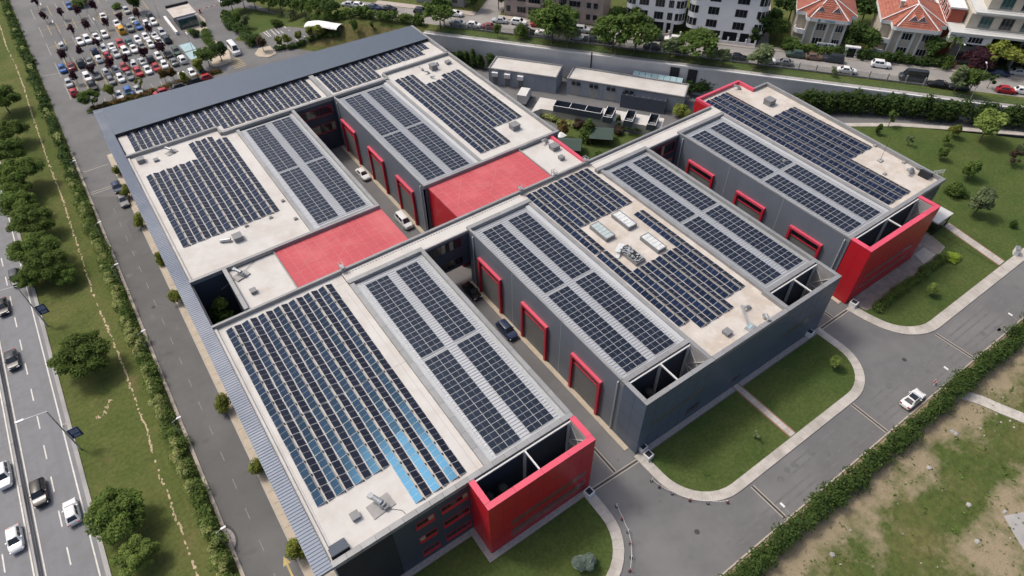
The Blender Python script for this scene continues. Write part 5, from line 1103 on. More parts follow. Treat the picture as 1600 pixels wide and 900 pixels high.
for pos, h, sh, sp, wd, lb in (((117.54, -3.77, 0.00),5.4,'round','olive',.95,'pale grey green tree beside the paved path on the right lawn'),((126.77, 3.04, 0.74),4.2,'round','green',.9,'dark round tree on the right lawn beyond the outer corner'),((138.69, 7.85, 2.58),6.6,'round','light',1.0,'large light green tree by the back pavement'),((135.82, 12.24, 2.46),3.2,'round','yellow',.8,'small yellow green tree beside the back pavement'),((129.34, 22.96, 1.92),3.4,'sparse','green',1.0,'thin young tree at the back pavement'),((125.36, 22.84, 1.47),2.2,'tall','green',1.0,'slim dark shrub on the lawn behind the right hall'),((132.36, 11.80, 2.00),2.6,'round','light',.7,'small bright sapling on the right lawn'),((127.78, 9.64, 1.32),3.0,'round','green',.8,'dark shrub by the lawn behind the right hall'),
    ((126.68, 16.50, 1.58),2.4,'sparse','olive',1.0,'thin sapling on the lawn near the roof edge'),((136.95, 0.02, 1.77),3.2,'sparse','brown',1.1,'nearly bare brownish tree on the right lawn'),((141.50, 1.08, 2.49),2.2,'bush','olive',.8,'small grey green shrub at the right lawn edge'),((120.30, -9.80, 0.00),1.6,'bush','green',.8,'low shrub on the right lawn near the pavement'),((121.04, 2.14, 0.03),2.4,'bush','green',1.5,'dark shrubs at the foot of the right hall corner')):
    tree(pos, h*1.15, sh, sp, lb, wd*1.05, 1, name='lawn_tree' if h > 2.3 else 'shrub')
# purple-leaved trees of the car park
for i, (pos, lb) in enumerate((((-14.45, 200.90, 0.00),'far left, above the empty bays'),((-9.94, 200.30, 0.00),'second from the left at the top'),((-5.69, 198.82, 0.00),'right of the single blue car'),((-1.11, 199.04, 0.00),'top row, above the empty bays'),((-9.59, 186.08, 0.00),'alone in the empty bays'),((-5.47, 186.62, 0.00),'above the white cars of the sixth row'),((-0.79, 185.24, 0.00),'below the white car of the eighth row'),((3.44, 186.36, 0.00),'above the yellow van'),((8.06, 185.86, 0.00),'beside the silver cars at the top'),
    ((-10.14, 170.79, 0.00),'below the first white car of the sixth row'),((-5.62, 172.43, 0.00),'above the navy car'),((-14.32, 170.62, 0.00),'above the blue car at the left end'),((-5.35, 157.13, 0.00),'largest, amid the third and fourth rows'),((-9.83, 157.39, 0.00),'left of the grey car in the third row'),((-14.02, 156.02, 0.00),'beside the maroon car'),((-1.13, 158.12, 0.00),'above the red car in the third row'),((3.52, 157.89, 0.00),'between the grey cars right of the middle'),((7.97, 158.46, 0.00),'right, amid the fifth row'),((8.25, 173.31, 0.00),'beside two white cars on the right'),((-14.86, 213.62, 0.00),'at the top left edge of the car park'))):
    tree(pos, 4.0 if i not in (12,3,16,17) else 4.8, 'round', 'purple', 'dark purple-leaved tree in the car park, '+lb, .70, 0, name='purple_tree')
for pos, h, sh, sp, wd, lb in (((-3.87, 208.26, 0.00),2.6,'bush','green',2.2,'green bush mass at the top end of the car park'),((4.58, 199.71, 0.00),1.6,'bush','green',1.8,'clipped green bush island among the upper bays'),((8.64, 192.91, 0.00),6,'round','green',1.0,'green tree at the top of the car park'),((-13.05, 141.57, 0.00),5,'spread','green',1.0,'broad green tree at the corner of the car park by the slate roof'),((-8.27, 143.31, 0.00),4,'round','yellow',.9,'yellow green tree between the broad tree and the white car'),((13.28, 142.78, 0.00),4.4,'round','yellow',.9,'yellow tree at the right end of the front row'),((8.46, 139.74, 0.00),3.6,'round','yellow',.7,'small yellow tree behind the white car of the front row'),((4.48, 143.41, 0.00),3.8,'round','orange',.8,'bronze young tree in the empty front bays, left one'),((6.43, 143.62, 0.00),3.8,'round','orange',.8,'bronze young tree in the empty front bays, right one'),((-1.51, 142.64, 0.00),3.4,'sparse','yellow',1.0,'thin yellow tree behind the silver car of the front row'),((-4.91, 140.89, 0.00),1.4,'bush','green',1.1,'green bush before the blue car of the front row'),
    ((16.21, 145.57, 0.00),5.6,'spread','green',.95,'broad green tree by the exit, left of the pair'),((19.74, 146.48, 0.00),5.6,'round','dark',1.05,'dark green tree by the exit, right of the pair'),((30.82, 145.41, 0.00),4.6,'round','brown',.8,'brownish purple tree on the round island by the exit'),((35.23, 144.70, 0.00),3.4,'round','yellow',.9,'yellow tree before the small bays, first from the left'),((37.52, 144.34, 0.22),3.4,'round','yellow',.9,'yellow tree before the small bays, second from the left'),((40.50, 143.05, 0.96),3.2,'round','yellow',.9,'yellow tree before the small bays, third from the left'),((43.29, 141.14, 1.77),3.6,'round','yellow',.9,'yellow tree by the white roof, left of two'),((45.26, 138.88, 2.22),4.2,'round','yellow',.95,'larger yellow tree by the white roof, right of two'),
    ((39.10, 155.71, 1.03),2.4,'bush','green',1.4,'round green bush on the lawn above the small bays'),((52.38, 131.63, 4.38),3.8,'round','green',.8,'small round green tree on the dry grass'),((56.15, 128.22, 5.24),2.4,'round','green',.7,'tiny green tree on the dry grass by the roof'),((32.02, 162.07, 0.00),4,'round','olive',.9,'grey green tree at the exit lawn edge'),((31.10, 165.39, 0.00),4,'round','green',.9,'light green tree at the exit lawn edge'),((30.31, 151.31, 0.00),3.2,'bush','dark',1.4,'dark bush at the corner of the exit lawn'),((18.73, 165.89, 0.00),2.4,'bush','dark',1.2,'dark shrub by the gatehouse'),((18.00, 168.30, 0.00),1.6,'bush','green',1.5,'low round bush before the gatehouse'),((21.78, 167.91, 0.00),3,'round','dark',.9,'dark small tree beside the gatehouse'),((18.86, 185.28, 0.00),2.6,'bush','light',1.5,'pale green bushes above the gatehouse')):
    tree(pos, h, sh, sp, lb, wd, 1, name='tree' if sh != 'bush' else 'shrub')
# thick trees above the exit lawn, below the upper street
for i, (pos, h, sp, lb) in enumerate((((32.45, 175.23, 0.00),6,'dark','dark tree above the exit lawn, far left of the belt'),((36.17, 175.94, 0.00),6.5,'green','tree in the belt above the exit lawn, second from left'),((38.63, 172.94, 0.00),6,'dark','tree in the belt above the exit lawn, third from left'),((41.63, 170.06, 0.00),6.5,'green','tall tree in the belt above the exit lawn, fourth from left'),((43.57, 164.53, 0.40),7,'green','light green tree in the middle of the belt'),((45.67, 159.43, 1.20),7,'dark','dark tree right of the middle of the belt'),((46.84, 153.10, 2.28),7,'green','tree in the belt above the white roof'),((48.49, 146.77, 3.63),7,'green','tree in the belt, last before the long hedge'),((50.35, 141.48, 5.00),6,'dark','dark tree where the belt meets the long hedge'),((43.45, 156.80, 1.30),3,'olive','small grey tree standing before the belt'),((48.09, 144.53, 4.02),2.4,'light','pale shrub above the white roof'))):
    tree(pos, h, 'spread', sp, lb, .9, 1, name='belt_tree')
# garden between the halls
for pos, h, sh, sp, wd, lb in (((74.38, 60.48, 0.00),5.2,'cone','green',1.15,'dense green conical tree between the two dark green shelters'),((70.33, 64.21, 0.00),4.4,'round','orange',.8,'yellow orange tree by the rear hall corner'),((81.52, 58.35, 0.00),2.2,'bush','brown',1.1,'brownish shrub in the garden by the open tanks'),((76.11, 65.59, 0.00),2.4,'bush','brown',1.3,'reddish shrub bed in the garden'),((68.63, 57.48, 0.00),1.8,'bush','green',1.2,'green shrub beside the near shelter'),((72.08, 54.07, 0.00),1.6,'bush','green',1.4,'green shrubs before the far shelter'),((82.71, 59.77, 0.00),3.4,'tall','dark',.8,'slim dark cypress at the garden edge'),((98.02, 55.26, 0.00),3.4,'bush','yellow',1.3,'round yellow shrub behind the corridor end')):
    tree(pos, h, sh, sp, lb, wd, 1, name='tree' if sh != 'bush' else 'shrub')
for pos, h, sh, sp, lb in (((74.43, 108.40, 0.00),4,'round','olive','grey green tree by the annex wall, right one'),((72.42, 111.24, 0.00),4,'round','dark','dark tree by the annex wall, left one'),((128.84, 37.12, 0.00),7,'round','green','green tree breaking the tall dark hedge'),((125.10, 53.85, 0.00),5,'sparse','yellow','thin yellow tree before the wall at the right roof corner')):
    tree(pos, h, sh, sp, lb, 1.1, 1)
# trees along the upper street
for (s,t_), h, sh, sp, wd, lb in (((-20.5,3.6),8.5,'spread','green',1.0,'leafy tree where the upper street meets the fence end'),((-4.5,2.4),3.6,'round','green',.8,'small thin tree behind the wall, left of the bushy one'),((1.2,3.4),4.6,'bush','green',.75,'bushy small tree on the grass strip'),((9.6,3.4),11.0,'spread','green',1.12,'tall light green street tree before the pink block'),((13.4,2.8),8.0,'round','olive',1.15,'flowering grey green tree at the foot of the tall one'),((25.0,2.8),10,'spread','green',1.0,'broad tree left of the smaller white block'),((30.5,3.2),10.2,'spread','green',1.05,'large light green tree before the smaller white block'),((38.8,3.2),5.6,'round','olive',1.25,'olive tree on the grass strip, first of the group'),((44.6,3.4),8.0,'spread','green',1.15,'round dark green tree on the grass strip'),((48.6,2.8),4.6,'round','olive',.95,'olive tree right of the round dark one'),((51.4,2.8),4.6,'round','olive',.95,'olive tree, third of the group'),((59.2,3.0),5.6,'round','olive',1.45,'olive tree standing alone before the larger white block'),
    ((76.0,4.0),2.6,'sparse','olive',1.2,'thin street tree before the left villa'),((101.5,3.4),7.0,'round','olive',.9,'grey green tree at the right end of the fence'),((104.2,3.0),6.2,'round','green',.9,'tree at the right end of the fence, beside the lamp'),((109.0,7.6),3.4,'sparse','dark',1.1,'thin dark tree on the right end of the upper street')):
    tree(ST(s,t_), h, sh, sp, lb, wd, 1, z=7.0, name='street_tree')
for (s,t_), h, sh, sp, wd, lb in (((24.0,16.5),6,'round','dark',1.0,'dark tree between the pink and the white block'),((27.5,17.5),6,'round','green',1.0,'tree at the left corner of the smaller white block'),((-27,17),6,'spread','dark',.9,'dark trees left of the grey house'),((-16,17),6,'round','dark',1.1,'dark tree right of the grey house'),((-9.5,19),6,'round','green',1.0,'tree at the side street corner'),((2.5,14.6),3.2,'round','green',.9,'small round tree before the pink block'),((58.8,16.5),7,'tall','dark',1.5,'dark ivy-clad tree at the right corner of the larger white block'),((63,19),6.5,'spread','green',.8,'green tree left of the left villa'),((62,23),7,'round','dark',1.2,'dark tree behind the left villa'),((66.4,15.8),3.4,'bush','green',1.2,'bush at the left villa front'),((80.5,18.2),7.5,'round','conifer',1.0,'dark conifer between the two villas'),((84.5,17.6),6.5,'round','conifer',1.1,'second dark conifer between the two villas'),((79.5,16.2),3.2,'bush','dark',1.2,'dark bush by the villa gate'),((97.8,17.6),6.4,'round','dark',1.0,'reddish green tree at the right villa corner'),((101.0,15.5),3.0,'bush','green',1.3,'green shrubs before the modern block'),((107.0,14.6),6.2,'spread','purple',1.0,'dark purple tree before the modern block'),((111.5,16.5),7.8,'spread','yellow',.9,'olive yellow tree before the modern block'),((117,17),7.5,'spread','yellow',.9,'olive yellow tree at the right picture edge'),((84,34),9,'spread','dark',1,'dark tree behind the two villas'),((40.5,21),5,'round','green',1,'tree in the passage between the white blocks'),((66,30),9,'spread','dark',1.0,'large dark tree behind the left villa garden')):
    tree(ST(s,t_), h, sh, sp, lb, wd, 1, z=7.0, name='garden_tree')
for a, b, lb in (((65.5,14.6),(77.0,15.0),'green hedge before the left villa'),((81.8,14.8),(92.5,15.0),'dense hedge before the right villa, left part'),((92.5,15.0),(100.6,15.4),'dense hedge before the right villa, right part')):
    hedge('garden_hedge', lb, [ST(*a),ST(*b)], 2.0, 2.3, 'green' if a[0] < 80 else 'dark', 3200, .24, z=7.0, step=1.2)
# palm by the modern block
px_, py_ = ST(101.6,17.4); pm = thing('palm_tree', 'palm tree by the corner of the modern block', 'palm tree', (px_,py_,7))
MB().tube((0,0,0),(.1,0,6.4),.24,.18,k=7).build('trunk', M['bark'], pm, world=False)
fr = MB()
for i in range(22):
    a = i*2.4; up = .2+.9*rng.random(); p0 = Vector((.1,0,6.4)); d = Vector((math.cos(a),math.sin(a),0)); s_ = Vector((-math.sin(a),math.cos(a),0)); pts = [p0+d*(.7*k)+Vector((0,0,up*k*.55-.16*k*k)) for k in range(5)]
    for k in range(4): wd = .32*(1-k/4.5); fr.quad(pts[k]-s_*wd,pts[k+1]-s_*wd*.8,pts[k+1],pts[k]); fr.quad(pts[k]+s_*wd,pts[k],pts[k+1],pts[k+1]+s_*wd*.8)
fr.build('fronds', LM['green'], pm, world=False)
# rough tufts in the wasteland and on the verge
def tufts(name, n, area, size, sp, keep=None):
    x = rng.uniform(area[0],area[2],n); y = rng.uniform(area[1],area[3],n)
    k = np.ones(n,bool) if keep is None else keep(x,y)
    x, y = x[k], y[k]; cl = np.stack([x,y,np.full(len(x),.05),np.full(len(x),size),np.full(len(x),size),np.full(len(x),size*.7)],1)
    V, F = leaves(cl, len(x)*4, size*.55, .8); tag(link(bpy.data.objects.new(name, np_mesh(name, V, F, LM[sp]))), kind='stuff')
ns = lambda x,y: (np.sin(x*.35+1.3*np.sin(y*.21))+np.sin(y*.42+1.1*np.sin(x*.17+2))) > .2
tufts('weeds', 6000, (20,-75,140,-26.5), .16, 'hedge', ns); tufts('weeds', 3000, (20,-75,140,-26.5), .3, 'hedge', lambda x,y: ~ns(x,y) & (np.sin(x*1.3)+np.sin(y*1.7) > .6))
st = MB()
for i in range(500):
    x, y = rng.uniform(24,110), rng.uniform(-60,-27); r = rng.uniform(.06,.28) if rng.random() < .8 else .45
    if ns(np.array([x]),np.array([y]))[0]: st.dome((x,y,-.08),r,r*rng.uniform(.6,1),r*.6,5,2)
tag(st.build('rubble_stones', M['concrete']), kind='stuff')

# ---------------------------------------------------------------- retaining wall, upper terrace and street
M['wallconc'] = mat('retaining_wall_concrete', (.60,.60,.60), .9, var=.12, scale=.5, col2=(.53,.53,.53), s2=.25, bump=.2)
M['streetasp'] = mat('street_asphalt', (.28,.265,.25), .9, var=.08, scale=.5, col2=(.24,.23,.22), s2=.2)
M['sidewalk'] = mat('street_sidewalk', (.40,.35,.31), .9, var=.12, scale=.7)
def stpoly(name, pts, z0, z1, m, kind='structure', mtop=None):
    return tag(MB().prism([ST(*p) for p in pts], z0, z1, 0, 1 if mtop else None).build(name, [m]+([mtop] if mtop else [])), kind=kind)
def stsheet(name, pts, z, m): return sheet(name, [ST(*p) for p in pts], z, m)
stpoly('upper_terrace', [(-24.3,.35),(125,.35),(300,.35),(300,260),(-44.3,260),(-44.3,4.5),(-24.3,4.5)], -.5, 6.95, M['verge'])
RW = thing('retaining_wall', 'high grey ribbed concrete retaining wall with two dark panels', 'retaining wall', (*ST(-24,0),0), TH)
for i in range(50):     # pile by pile
    s0 = i*3.0; n_ = 10; m_ = MB(); m_.box(s0,.0,-.3,s0+2.98,.34,6.55)
    for j in range(10): m_.box(s0+j*.3+.03,-.07,-.3,s0+j*.3+.25,.0,6.5)
    m_.box(s0-.0,-.12,6.55,s0+2.99,.5,6.98); m_.build('wall_bay', M['wallconc'], RW, world=False)
for s0 in (63.7, 67.9): MB().box(s0,-.2,1.0,s0+2.2,-.075,6.4).build('dark_panel', M['dark'], RW, world=False)
MB().box(44.3,-.2,0,44.6,-.075,7.6).build('drain_pipe', M['dark'], RW, world=False)
stsheet('wall_path', [(-24,.4),(125,.4),(125,1.5),(-24,1.5)], 6.985, M['concrete'])
stsheet('street', [(-48,5.4),(200,5.4),(200,14.0),(-48,14.0)], 6.965, M['streetasp']); stsheet('side_street', [(-14.5,13.9),(-8.2,13.9),(-8.2,120),(-14.5,120)], 6.972, M['streetasp'])
stsheet('side_street', [(58.6,13.9),(61.6,13.9),(61.6,60),(58.6,60)], 6.972, M['sidewalk'])
stpoly('sidewalk', [(-8.2,13.4),(58.5,13.4),(58.5,15.4),(-8.2,15.4)], 6.9, 7.1, M['sidewalk']); stpoly('sidewalk', [(61.6,13.6),(130,14.0),(130,16.2),(61.6,15.4)], 6.9, 7.1, M['sidewalk']); stpoly('sidewalk', [(-44,13.2),(-14.6,13.2),(-14.6,15.6),(-44,15.6)], 6.9, 7.1, M['sidewalk'])
stsheet('grass_strip', [(-20,1.6),(125,1.6),(125,4.2),(98,4.2),(60,4.7),(-20,4.7)], 6.975, M['grass'])
# street fence: concrete posts and mesh panels; low wire fence on the wall
FN = thing('street_fence', 'long fence of concrete posts and wire panels along the upper street', 'fence', (*ST(-20,5.0),7), TH)
M['mesh'] = mat('grey_wire_panel', (.17,.175,.175), .7, var=.1)
post = MB().box(-.13,-.13,0,.13,.13,1.9).mesh('fence_post', M['concrete'])
wire = MB()
for j in range(9): wire.box(0,-.012,.1+j*.17,3.6,.012,.13+j*.17)
for j in range(12): wire.box(j*.3,-.012,.1,j*.3+.025,.012,1.55)
wire.box(0,-.06,0,3.6,.06,.35); wire = wire.mesh('wire_panel', M['mesh'])
for i in range(32):
    inst('fence_post', post, FN, (i*3.85,0,0)); inst('wire_panel', wire, FN, (i*3.85+.13,0,0))
F2 = thing('wall_fence', 'thin wire fence on top of the retaining wall', 'fence', (*ST(-22,.55),6.98), TH)
p2 = MB().tube((0,0,0),(0,0,1.25),.035,k=5).mesh('fence_post', M['boxgrey']); w2 = MB()
for j in (.45,.85,1.2): w2.tube((0,0,j),(4,0,j),.012,k=3)
w2 = w2.mesh('fence_wire', M['boxgrey'])
for i in range(34): inst('fence_post', p2, F2, (i*4.0,0,0)); inst('fence_wire', w2, F2, (i*4.0,0,0))
# ---------------------------------------------------------------- buildings on the upper street (local x along the street, y away from it)
M['pinkwall'] = mat('faded_pink_render', (.36,.295,.265), .9, var=.12, scale=.5, col2=(.31,.25,.225), s2=.4)
M['whitewall'] = mat('white_render', (.80,.80,.81), .8, var=.05, scale=.4)
M['cream'] = mat('cream_render', (.44,.40,.335), .9, var=.10, scale=.5)
M['tile'] = mat('terracotta_roof_tiles', (.33,.118,.078), .85, var=.22, scale=1.5, col2=(.26,.085,.06), s2=.6, orand=.1)
M['whitetrim'] = mat('white_trim', (.70,.70,.70), .7, var=.05)
M['darkroof'] = mat('dark_slate_roofing', (.10,.12,.15), .6, var=.1)
M['greywall'] = mat('grey_render', (.24,.245,.25), .85, var=.1, scale=.5)
M['redbrick'] = mat('red_brick_facing', (.30,.075,.05), .85, var=.25, scale=2)
M['tealglass'] = mat('teal_tinted_glass', (.025,.07,.075), .08, var=0, spec=.8); M['balc'] = mat('balcony_concrete', (.42,.36,.32), .9, var=.1)
M['signblue'] = mat('dark_blue_lettering', (.02,.03,.11), .6, var=0); M['signteal'] = mat('teal_lettering', (.01,.20,.24), .6, var=0); M['paving_t'] = mat('terrace_tile', (.34,.29,.22), .85, var=.15)
def bwindow(b, x0, z0, x1, z1, y=-.0, n=2, frame='boxgrey', glass='glass'):
    f = MB(); t_ = .07
    f.box(x0,y-.05,z0,x1,y+.06,z0+t_).box(x0,y-.05,z1-t_,x1,y+.06,z1).box(x0,y-.05,z0+t_,x0+t_,y+.06,z1-t_).box(x1-t_,y-.05,z0+t_,x1,y+.06,z1-t_)
    for i in range(1,n): xm = x0+(x1-x0)*i/n; f.box(xm-.03,y-.045,z0+t_,xm+.03,y+.06,z1-t_)
    w_ = f.build('window', M[frame], b, world=False); MB().box(x0+t_,y-.012,z0+t_,x1-t_,y+.02,z1-t_).build('pane', M[glass], w_, world=False); return w_
def text(body, size, loc, rot, m, parent, name='lettering', depth=.03):
    c = bpy.data.curves.new(name, 'FONT'); c.body = body; c.size = size; c.extrude = depth; c.align_x = 'CENTER'
    o = bpy.data.objects.new(name, c); dg = bpy.context.evaluated_depsgraph_get(); COL.objects.link(o); dg.update()
    me = bpy.data.meshes.new_from_object(o.evaluated_get(dg)); bpy.data.objects.remove(o); me.materials.clear(); me.materials.append(m)
    r = bpy.data.objects.new(name, me); link(r, parent); r.location = loc; r.rotation_euler = rot; return r
# pink apartment block
PB = thing('apartment_block', 'pink grey apartment block with projecting balconies behind the tall street tree', 'apartment block', (*ST(-6.9,15.9),7), TH)
for x0, x1, y0 in ((0,10.6,.0),(11.6,14.2,1.6),(14.2,26.6,.2)): MB().box(x0,y0,0,x1,12,15.5).build('wall', M['pinkwall'], PB, world=False)
MB().box(10.6,2.2,0,11.6,12,15.3).build('stair_recess', M['dark'], PB, world=False)
for fl in range(5):
    z = .6+fl*3.0
    for x0, x1 in ((.6,1.8),(3.6,6.0)): bwindow(PB,x0,z+.5,x1,z+2.2,-.0,3)
    for x0, x1 in ((17.6,20.6),(22.2,23.4),(24.0,25.2)): bwindow(PB,x0,z+.6,x1,z+2.1,.2,3 if x1-x0 > 2 else 1)
    for x0, x1, y in ((6.4,10.2,-1.2),(14.6,17.2,-.9)):
        s_ = MB().box(x0,y,z-.15,x1,.2,z+.05).build('balcony', M['balc'], PB, world=False); MB().box(x0,y-.06,z+.05,x1,y+.06,z+.85).build('parapet', M['balc'], s_, world=False); bwindow(PB,x0+.3,z+.2,x1-.3,z+2.2,.0 if x0 < 12 else .2,4)
MB().box(-.2,-.2,15.5,26.8,12.2,15.7).build('roof', M['concrete'], PB, world=False)
# two white blocks
def white_block(pos, Wd, Dp, fl, lab, bays):
    b = thing('apartment_block', lab, 'apartment block', (*ST(*pos),7), TH)
    MB().box(1.2,0,2.6,Wd-1.2,Dp,2.6+fl*3.1+.4).build('wall', M['whitewall'], b, world=False)
    for xc in (1.2, Wd-1.2): MB().prism(arc(xc,1.9,1.95,0,360,18)[:-1],2.4,2.6+fl*3.1).build('corner_bay', M['whitewall'], b, world=False)
    MB().box(1.4,.8,0,Wd-1.4,Dp,2.6).build('ground_floor', M['dark'], b, world=False)
    for x in (1.6,Wd*.3,Wd*.48,Wd*.72,Wd-2.0): MB().box(x-.35,.05,0,x+.35,.75,2.6).build('column', M['whitetrim'], b, world=False)
    for f in range(fl):
        z = 3.3+f*3.1
        for x0, x1 in bays: bwindow(b,x0,z,x1,z+1.85,.0,3)
        for xc, a0 in ((1.2,200),(Wd-1.2,255)):
            g = MB(); pts = arc(xc,1.9,1.99,a0,a0+85,6)
            for p, q in zip(pts[:-1],pts[1:]): g.quad((*p,z),(*q,z),(*q,z+1.8),(*p,z+1.8))
            w_ = g.build('window', M['glass'], b, world=False); fm = MB()
            for p in pts[::2]: fm.box(p[0]-.05,p[1]-.05,z-.05,p[0]+.05,p[1]+.05,z+1.85)
            fm.build('frame', M['whitetrim'], w_, world=False)
    MB().prism([(-.6,-.6),(Wd+.6,-.6),(Wd+.6,Dp),(-.6,Dp)],2.6+fl*3.1,2.6+fl*3.1+.45).build('cornice', M['darkroof'], b, world=False)
    zt = 2.6+fl*3.1+.45; MB().add([(-.6,-.6,zt),(Wd+.6,-.6,zt),(Wd+.6,Dp,zt),(-.6,Dp,zt),(2.5,3.0,zt+2.2),(Wd-2.5,3.0,zt+2.2),(Wd-2.5,Dp-3,zt+2.2),(2.5,Dp-3,zt+2.2)],[(0,1,5,4),(1,2,6,5),(2,3,7,6),(3,0,4,7),(4,5,6,7)]).build('roof', M['darkroof'], b, world=False)
    return b
w1 = white_block((26.0,16.6), 13.5, 12, 4, 'smaller white apartment block with rounded bays and dark windows', [(2.6,5.0),(6.6,8.9),(9.9,11.2)])
w2_ = white_block((41.6,15.4), 17.2, 13, 3, 'larger white apartment block with blue grey roof and round white signs in its windows', [(4.0,6.6),(10.4,13.2)])
for x in (1.4, 5.0): MB().tube((x,-.10,10.7),(x,-.06,10.7),.36,k=14).build('round_sign', M['whitetrim'], w2_, world=False)
text('2', .5, (5.0,-.11,10.5), (math.pi/2,0,0), M['boxgrey'], w2_, 'numeral', .005); text('e', .5, (1.4,-.11,10.55), (math.pi/2,0,0), M['boxgrey'], w2_, 'numeral', .005)
# garden wall of the larger white block and the villas
for s0, s1, lb in ((28.5,40.0,'low garden wall with posts before the smaller white block'),(49.5,58.2,'low white garden wall with posts before the larger white block')):
    g = thing('garden_wall', lb, 'garden wall', (*ST(s0,14.6),7.1), TH); L = s1-s0; MB().box(0,-.12,0,L,.12,.6).build('wall', M['whitetrim' if s0 > 40 else 'balc'], g, world=False)
    for i in range(5): MB().box(L*i/4-.2,-.2,0,L*i/4+.2,.2,1.5).build('post', M['whitetrim'], g, world=False)
# villas with tiled hip roofs
def villa(pos, Wd, Dp, lab, sign):
    v = thing('villa', lab, 'villa', (*ST(*pos),7), TH); ze = 6.6
    MB().box(2.2,0,0,Wd-1.4,Dp,ze).build('wall', M['cream'], v, world=False); MB().box(0,2.6,0,2.2,Dp,ze).build('side_wing', M['cream'], v, world=False); MB().box(Wd-1.4,2.6,0,Wd,Dp,ze).build('side_wing', M['cream'], v, world=False)
    for x in (2.3, 4.2, 7.0, 8.6, Wd-1.7): MB().box(x-.2,-.22,0,x+.2,.0,ze).build('pilaster', M['whitetrim'], v, world=False)
    for x0, x1 in ((4.5,6.7),(8.9,Wd-2.0)):
        for z in (.7, 4.1): bwindow(v,x0,z,x1,z+1.7,-.0,3,'whitetrim')
    for z in (2.9,0.0):
        b_ = MB().prism([(.1,2.4),(-.4,1.2),(.4,.1),(2.0,-.2),(2.2,2.6)],z,z+.25).build('balcony', M['whitetrim'], v, world=False)
        MB().prism([(.1,2.4),(-.4,1.2),(.4,.1),(2.0,-.2),(2.2,0),(.5,.3),(-.2,1.2),(.25,2.4)],z+.25,z+1.1).build('balustrade', M['whitetrim'], b_, world=False)
    ev = [(-.6,2.0),(1.6,2.0),(1.6,-.9),(2.4,-1.3),(Wd-1.6,-1.3),(Wd-.9,-.9),(Wd-.9,2.0),(Wd+.6,2.0),(Wd+.6,Dp+.6),(-.6,Dp+.6)]
    MB().prism(ev, ze, ze+.85).build('eaves', M['whitetrim'], v, world=False)
    z0 = ze+.86; zr = z0+3.4; A0 = (Wd*.5,4.6,zr); A1 = (Wd*.5,Dp-3.4,zr); E3 = [(x,y,z0) for x, y in ev]
    rf = MB(); rf.add(E3+[A0,A1],[(2,3,4,5,10),(3,2,10),(2,1,10),(1,0,10),(0,9,11,10),(5,6,10),(6,7,10),(7,8,11,10),(8,9,11)])
    rf = rf.build('roof', M['tile'], v, world=False)
    bm = bmesh.new(); bm.from_mesh(rf.data); bmesh.ops.recalc_face_normals(bm, faces=bm.faces)
    for f in bm.faces:
        if f.normal.z < 0: f.normal_flip()
    bm.to_mesh(rf.data); bm.free()
    rd = MB()
    for a in (E3[3],E3[4],E3[0],E3[7],E3[8],E3[9]):
        top = A0 if a[1] < 5 else A1; rd.bar((a[0],a[1],a[2]+.06),(top[0],top[1],top[2]+.06),.22,.14)
    rd.bar((A0[0],A0[1],zr+.06),(A1[0],A1[1],zr+.06),.22,.14); rd.build('ridge', M['whitetrim'], rf, world=False)
    tl = MB()     # courses of tiles on the front slope
    for k in range(1,11):
        f = k/11.5; a = Vector(E3[3]).lerp(Vector(A0),f); b = Vector(E3[4]).lerp(Vector(A0),f); tl.bar(a+Vector((.15,0,.03)),b+Vector((-.15,0,.03)),.07,.06)
        a = Vector(E3[0]).lerp(Vector(A0),f); b = Vector(E3[9]).lerp(Vector(A1),f); tl.bar(a+Vector((0,0,.03)),b+Vector((0,0,.03)),.07,.06)
    tag(tl.build('tile_course', M['tile'], rf, world=False), kind='stuff')
    for xc in ((Wd*.36,Wd*.64) if sign else (Wd*.44,Wd*.58)):
        y0 = .4; zz = z0+(y0+1.3)/5.9*3.4; d = MB(); d.add([(xc-.95,y0,zz),(xc+.95,y0,zz),(xc,y0,zz+1.25),(xc,y0+2.15,zz+1.25)],[(0,1,2),(0,2,3),(1,3,2)])
        dm = d.build('dormer', M['tile'], v, world=False); MB().add([(xc-.6,y0-.05,zz+.1),(xc+.6,y0-.05,zz+.1),(xc,y0-.05,zz+.95)],[(0,1,2)]).build('dormer_pane', M['boxgrey'], dm, world=False)
        MB().bar((xc-1.0,y0-.04,zz),(xc,y0-.04,zz+1.3),.12,.1).bar((xc+1.0,y0-.04,zz),(xc,y0-.04,zz+1.3),.12,.1).bar((xc-1,y0-.04,zz),(xc+1,y0-.04,zz),.1,.1).build('dormer_trim', M['whitetrim'], dm, world=False)
    c_ = MB().box(Wd*.22,5.2,z0+.6,Wd*.22+.7,6.0,z0+3.3).build('chimney', M['cream'], v, world=False); MB().box(Wd*.2,5.1,z0+3.3,Wd*.22+.9,6.1,z0+3.5).build('chimney_cap', M['whitetrim'], c_, world=False)
    if sign:
        text('TÜMAS', .72, (Wd*.55,-1.34,ze+.14), (math.pi/2,0,0), M['signteal'], v, 'sign_lettering', .03); MB().tube((Wd*.36,-1.36,ze+.42),(Wd*.36,-1.30,ze+.42),.30,k=12).build('sign_emblem', M['signteal'], v, world=False)
    return v
villa((66.9,18.4), 12.6, 14, 'cream villa with terracotta hip roof and teal lettering on its eaves', True)
villa((86.0,18.4), 13.0, 14, 'cream villa with terracotta hip roof and a twin dormer, right of the other villa', False)
bd = thing('signboard', 'white signboard with dark blue lettering on the left villa hedge', 'signboard', (*ST(72.2,15.0),7.0), TH)
MB().box(0,-.06,1.6,4.4,.06,2.75).build('board', M['whitetrim'], bd, world=False)
for x in (.4,4.0): MB().box(x-.05,.06,0,x+.05,.14,2.6).build('board_post', M['boxgrey'], bd, world=False)
lt = MB().tube((.5,-.09,2.2),(.5,-.06,2.2),.26,k=10)
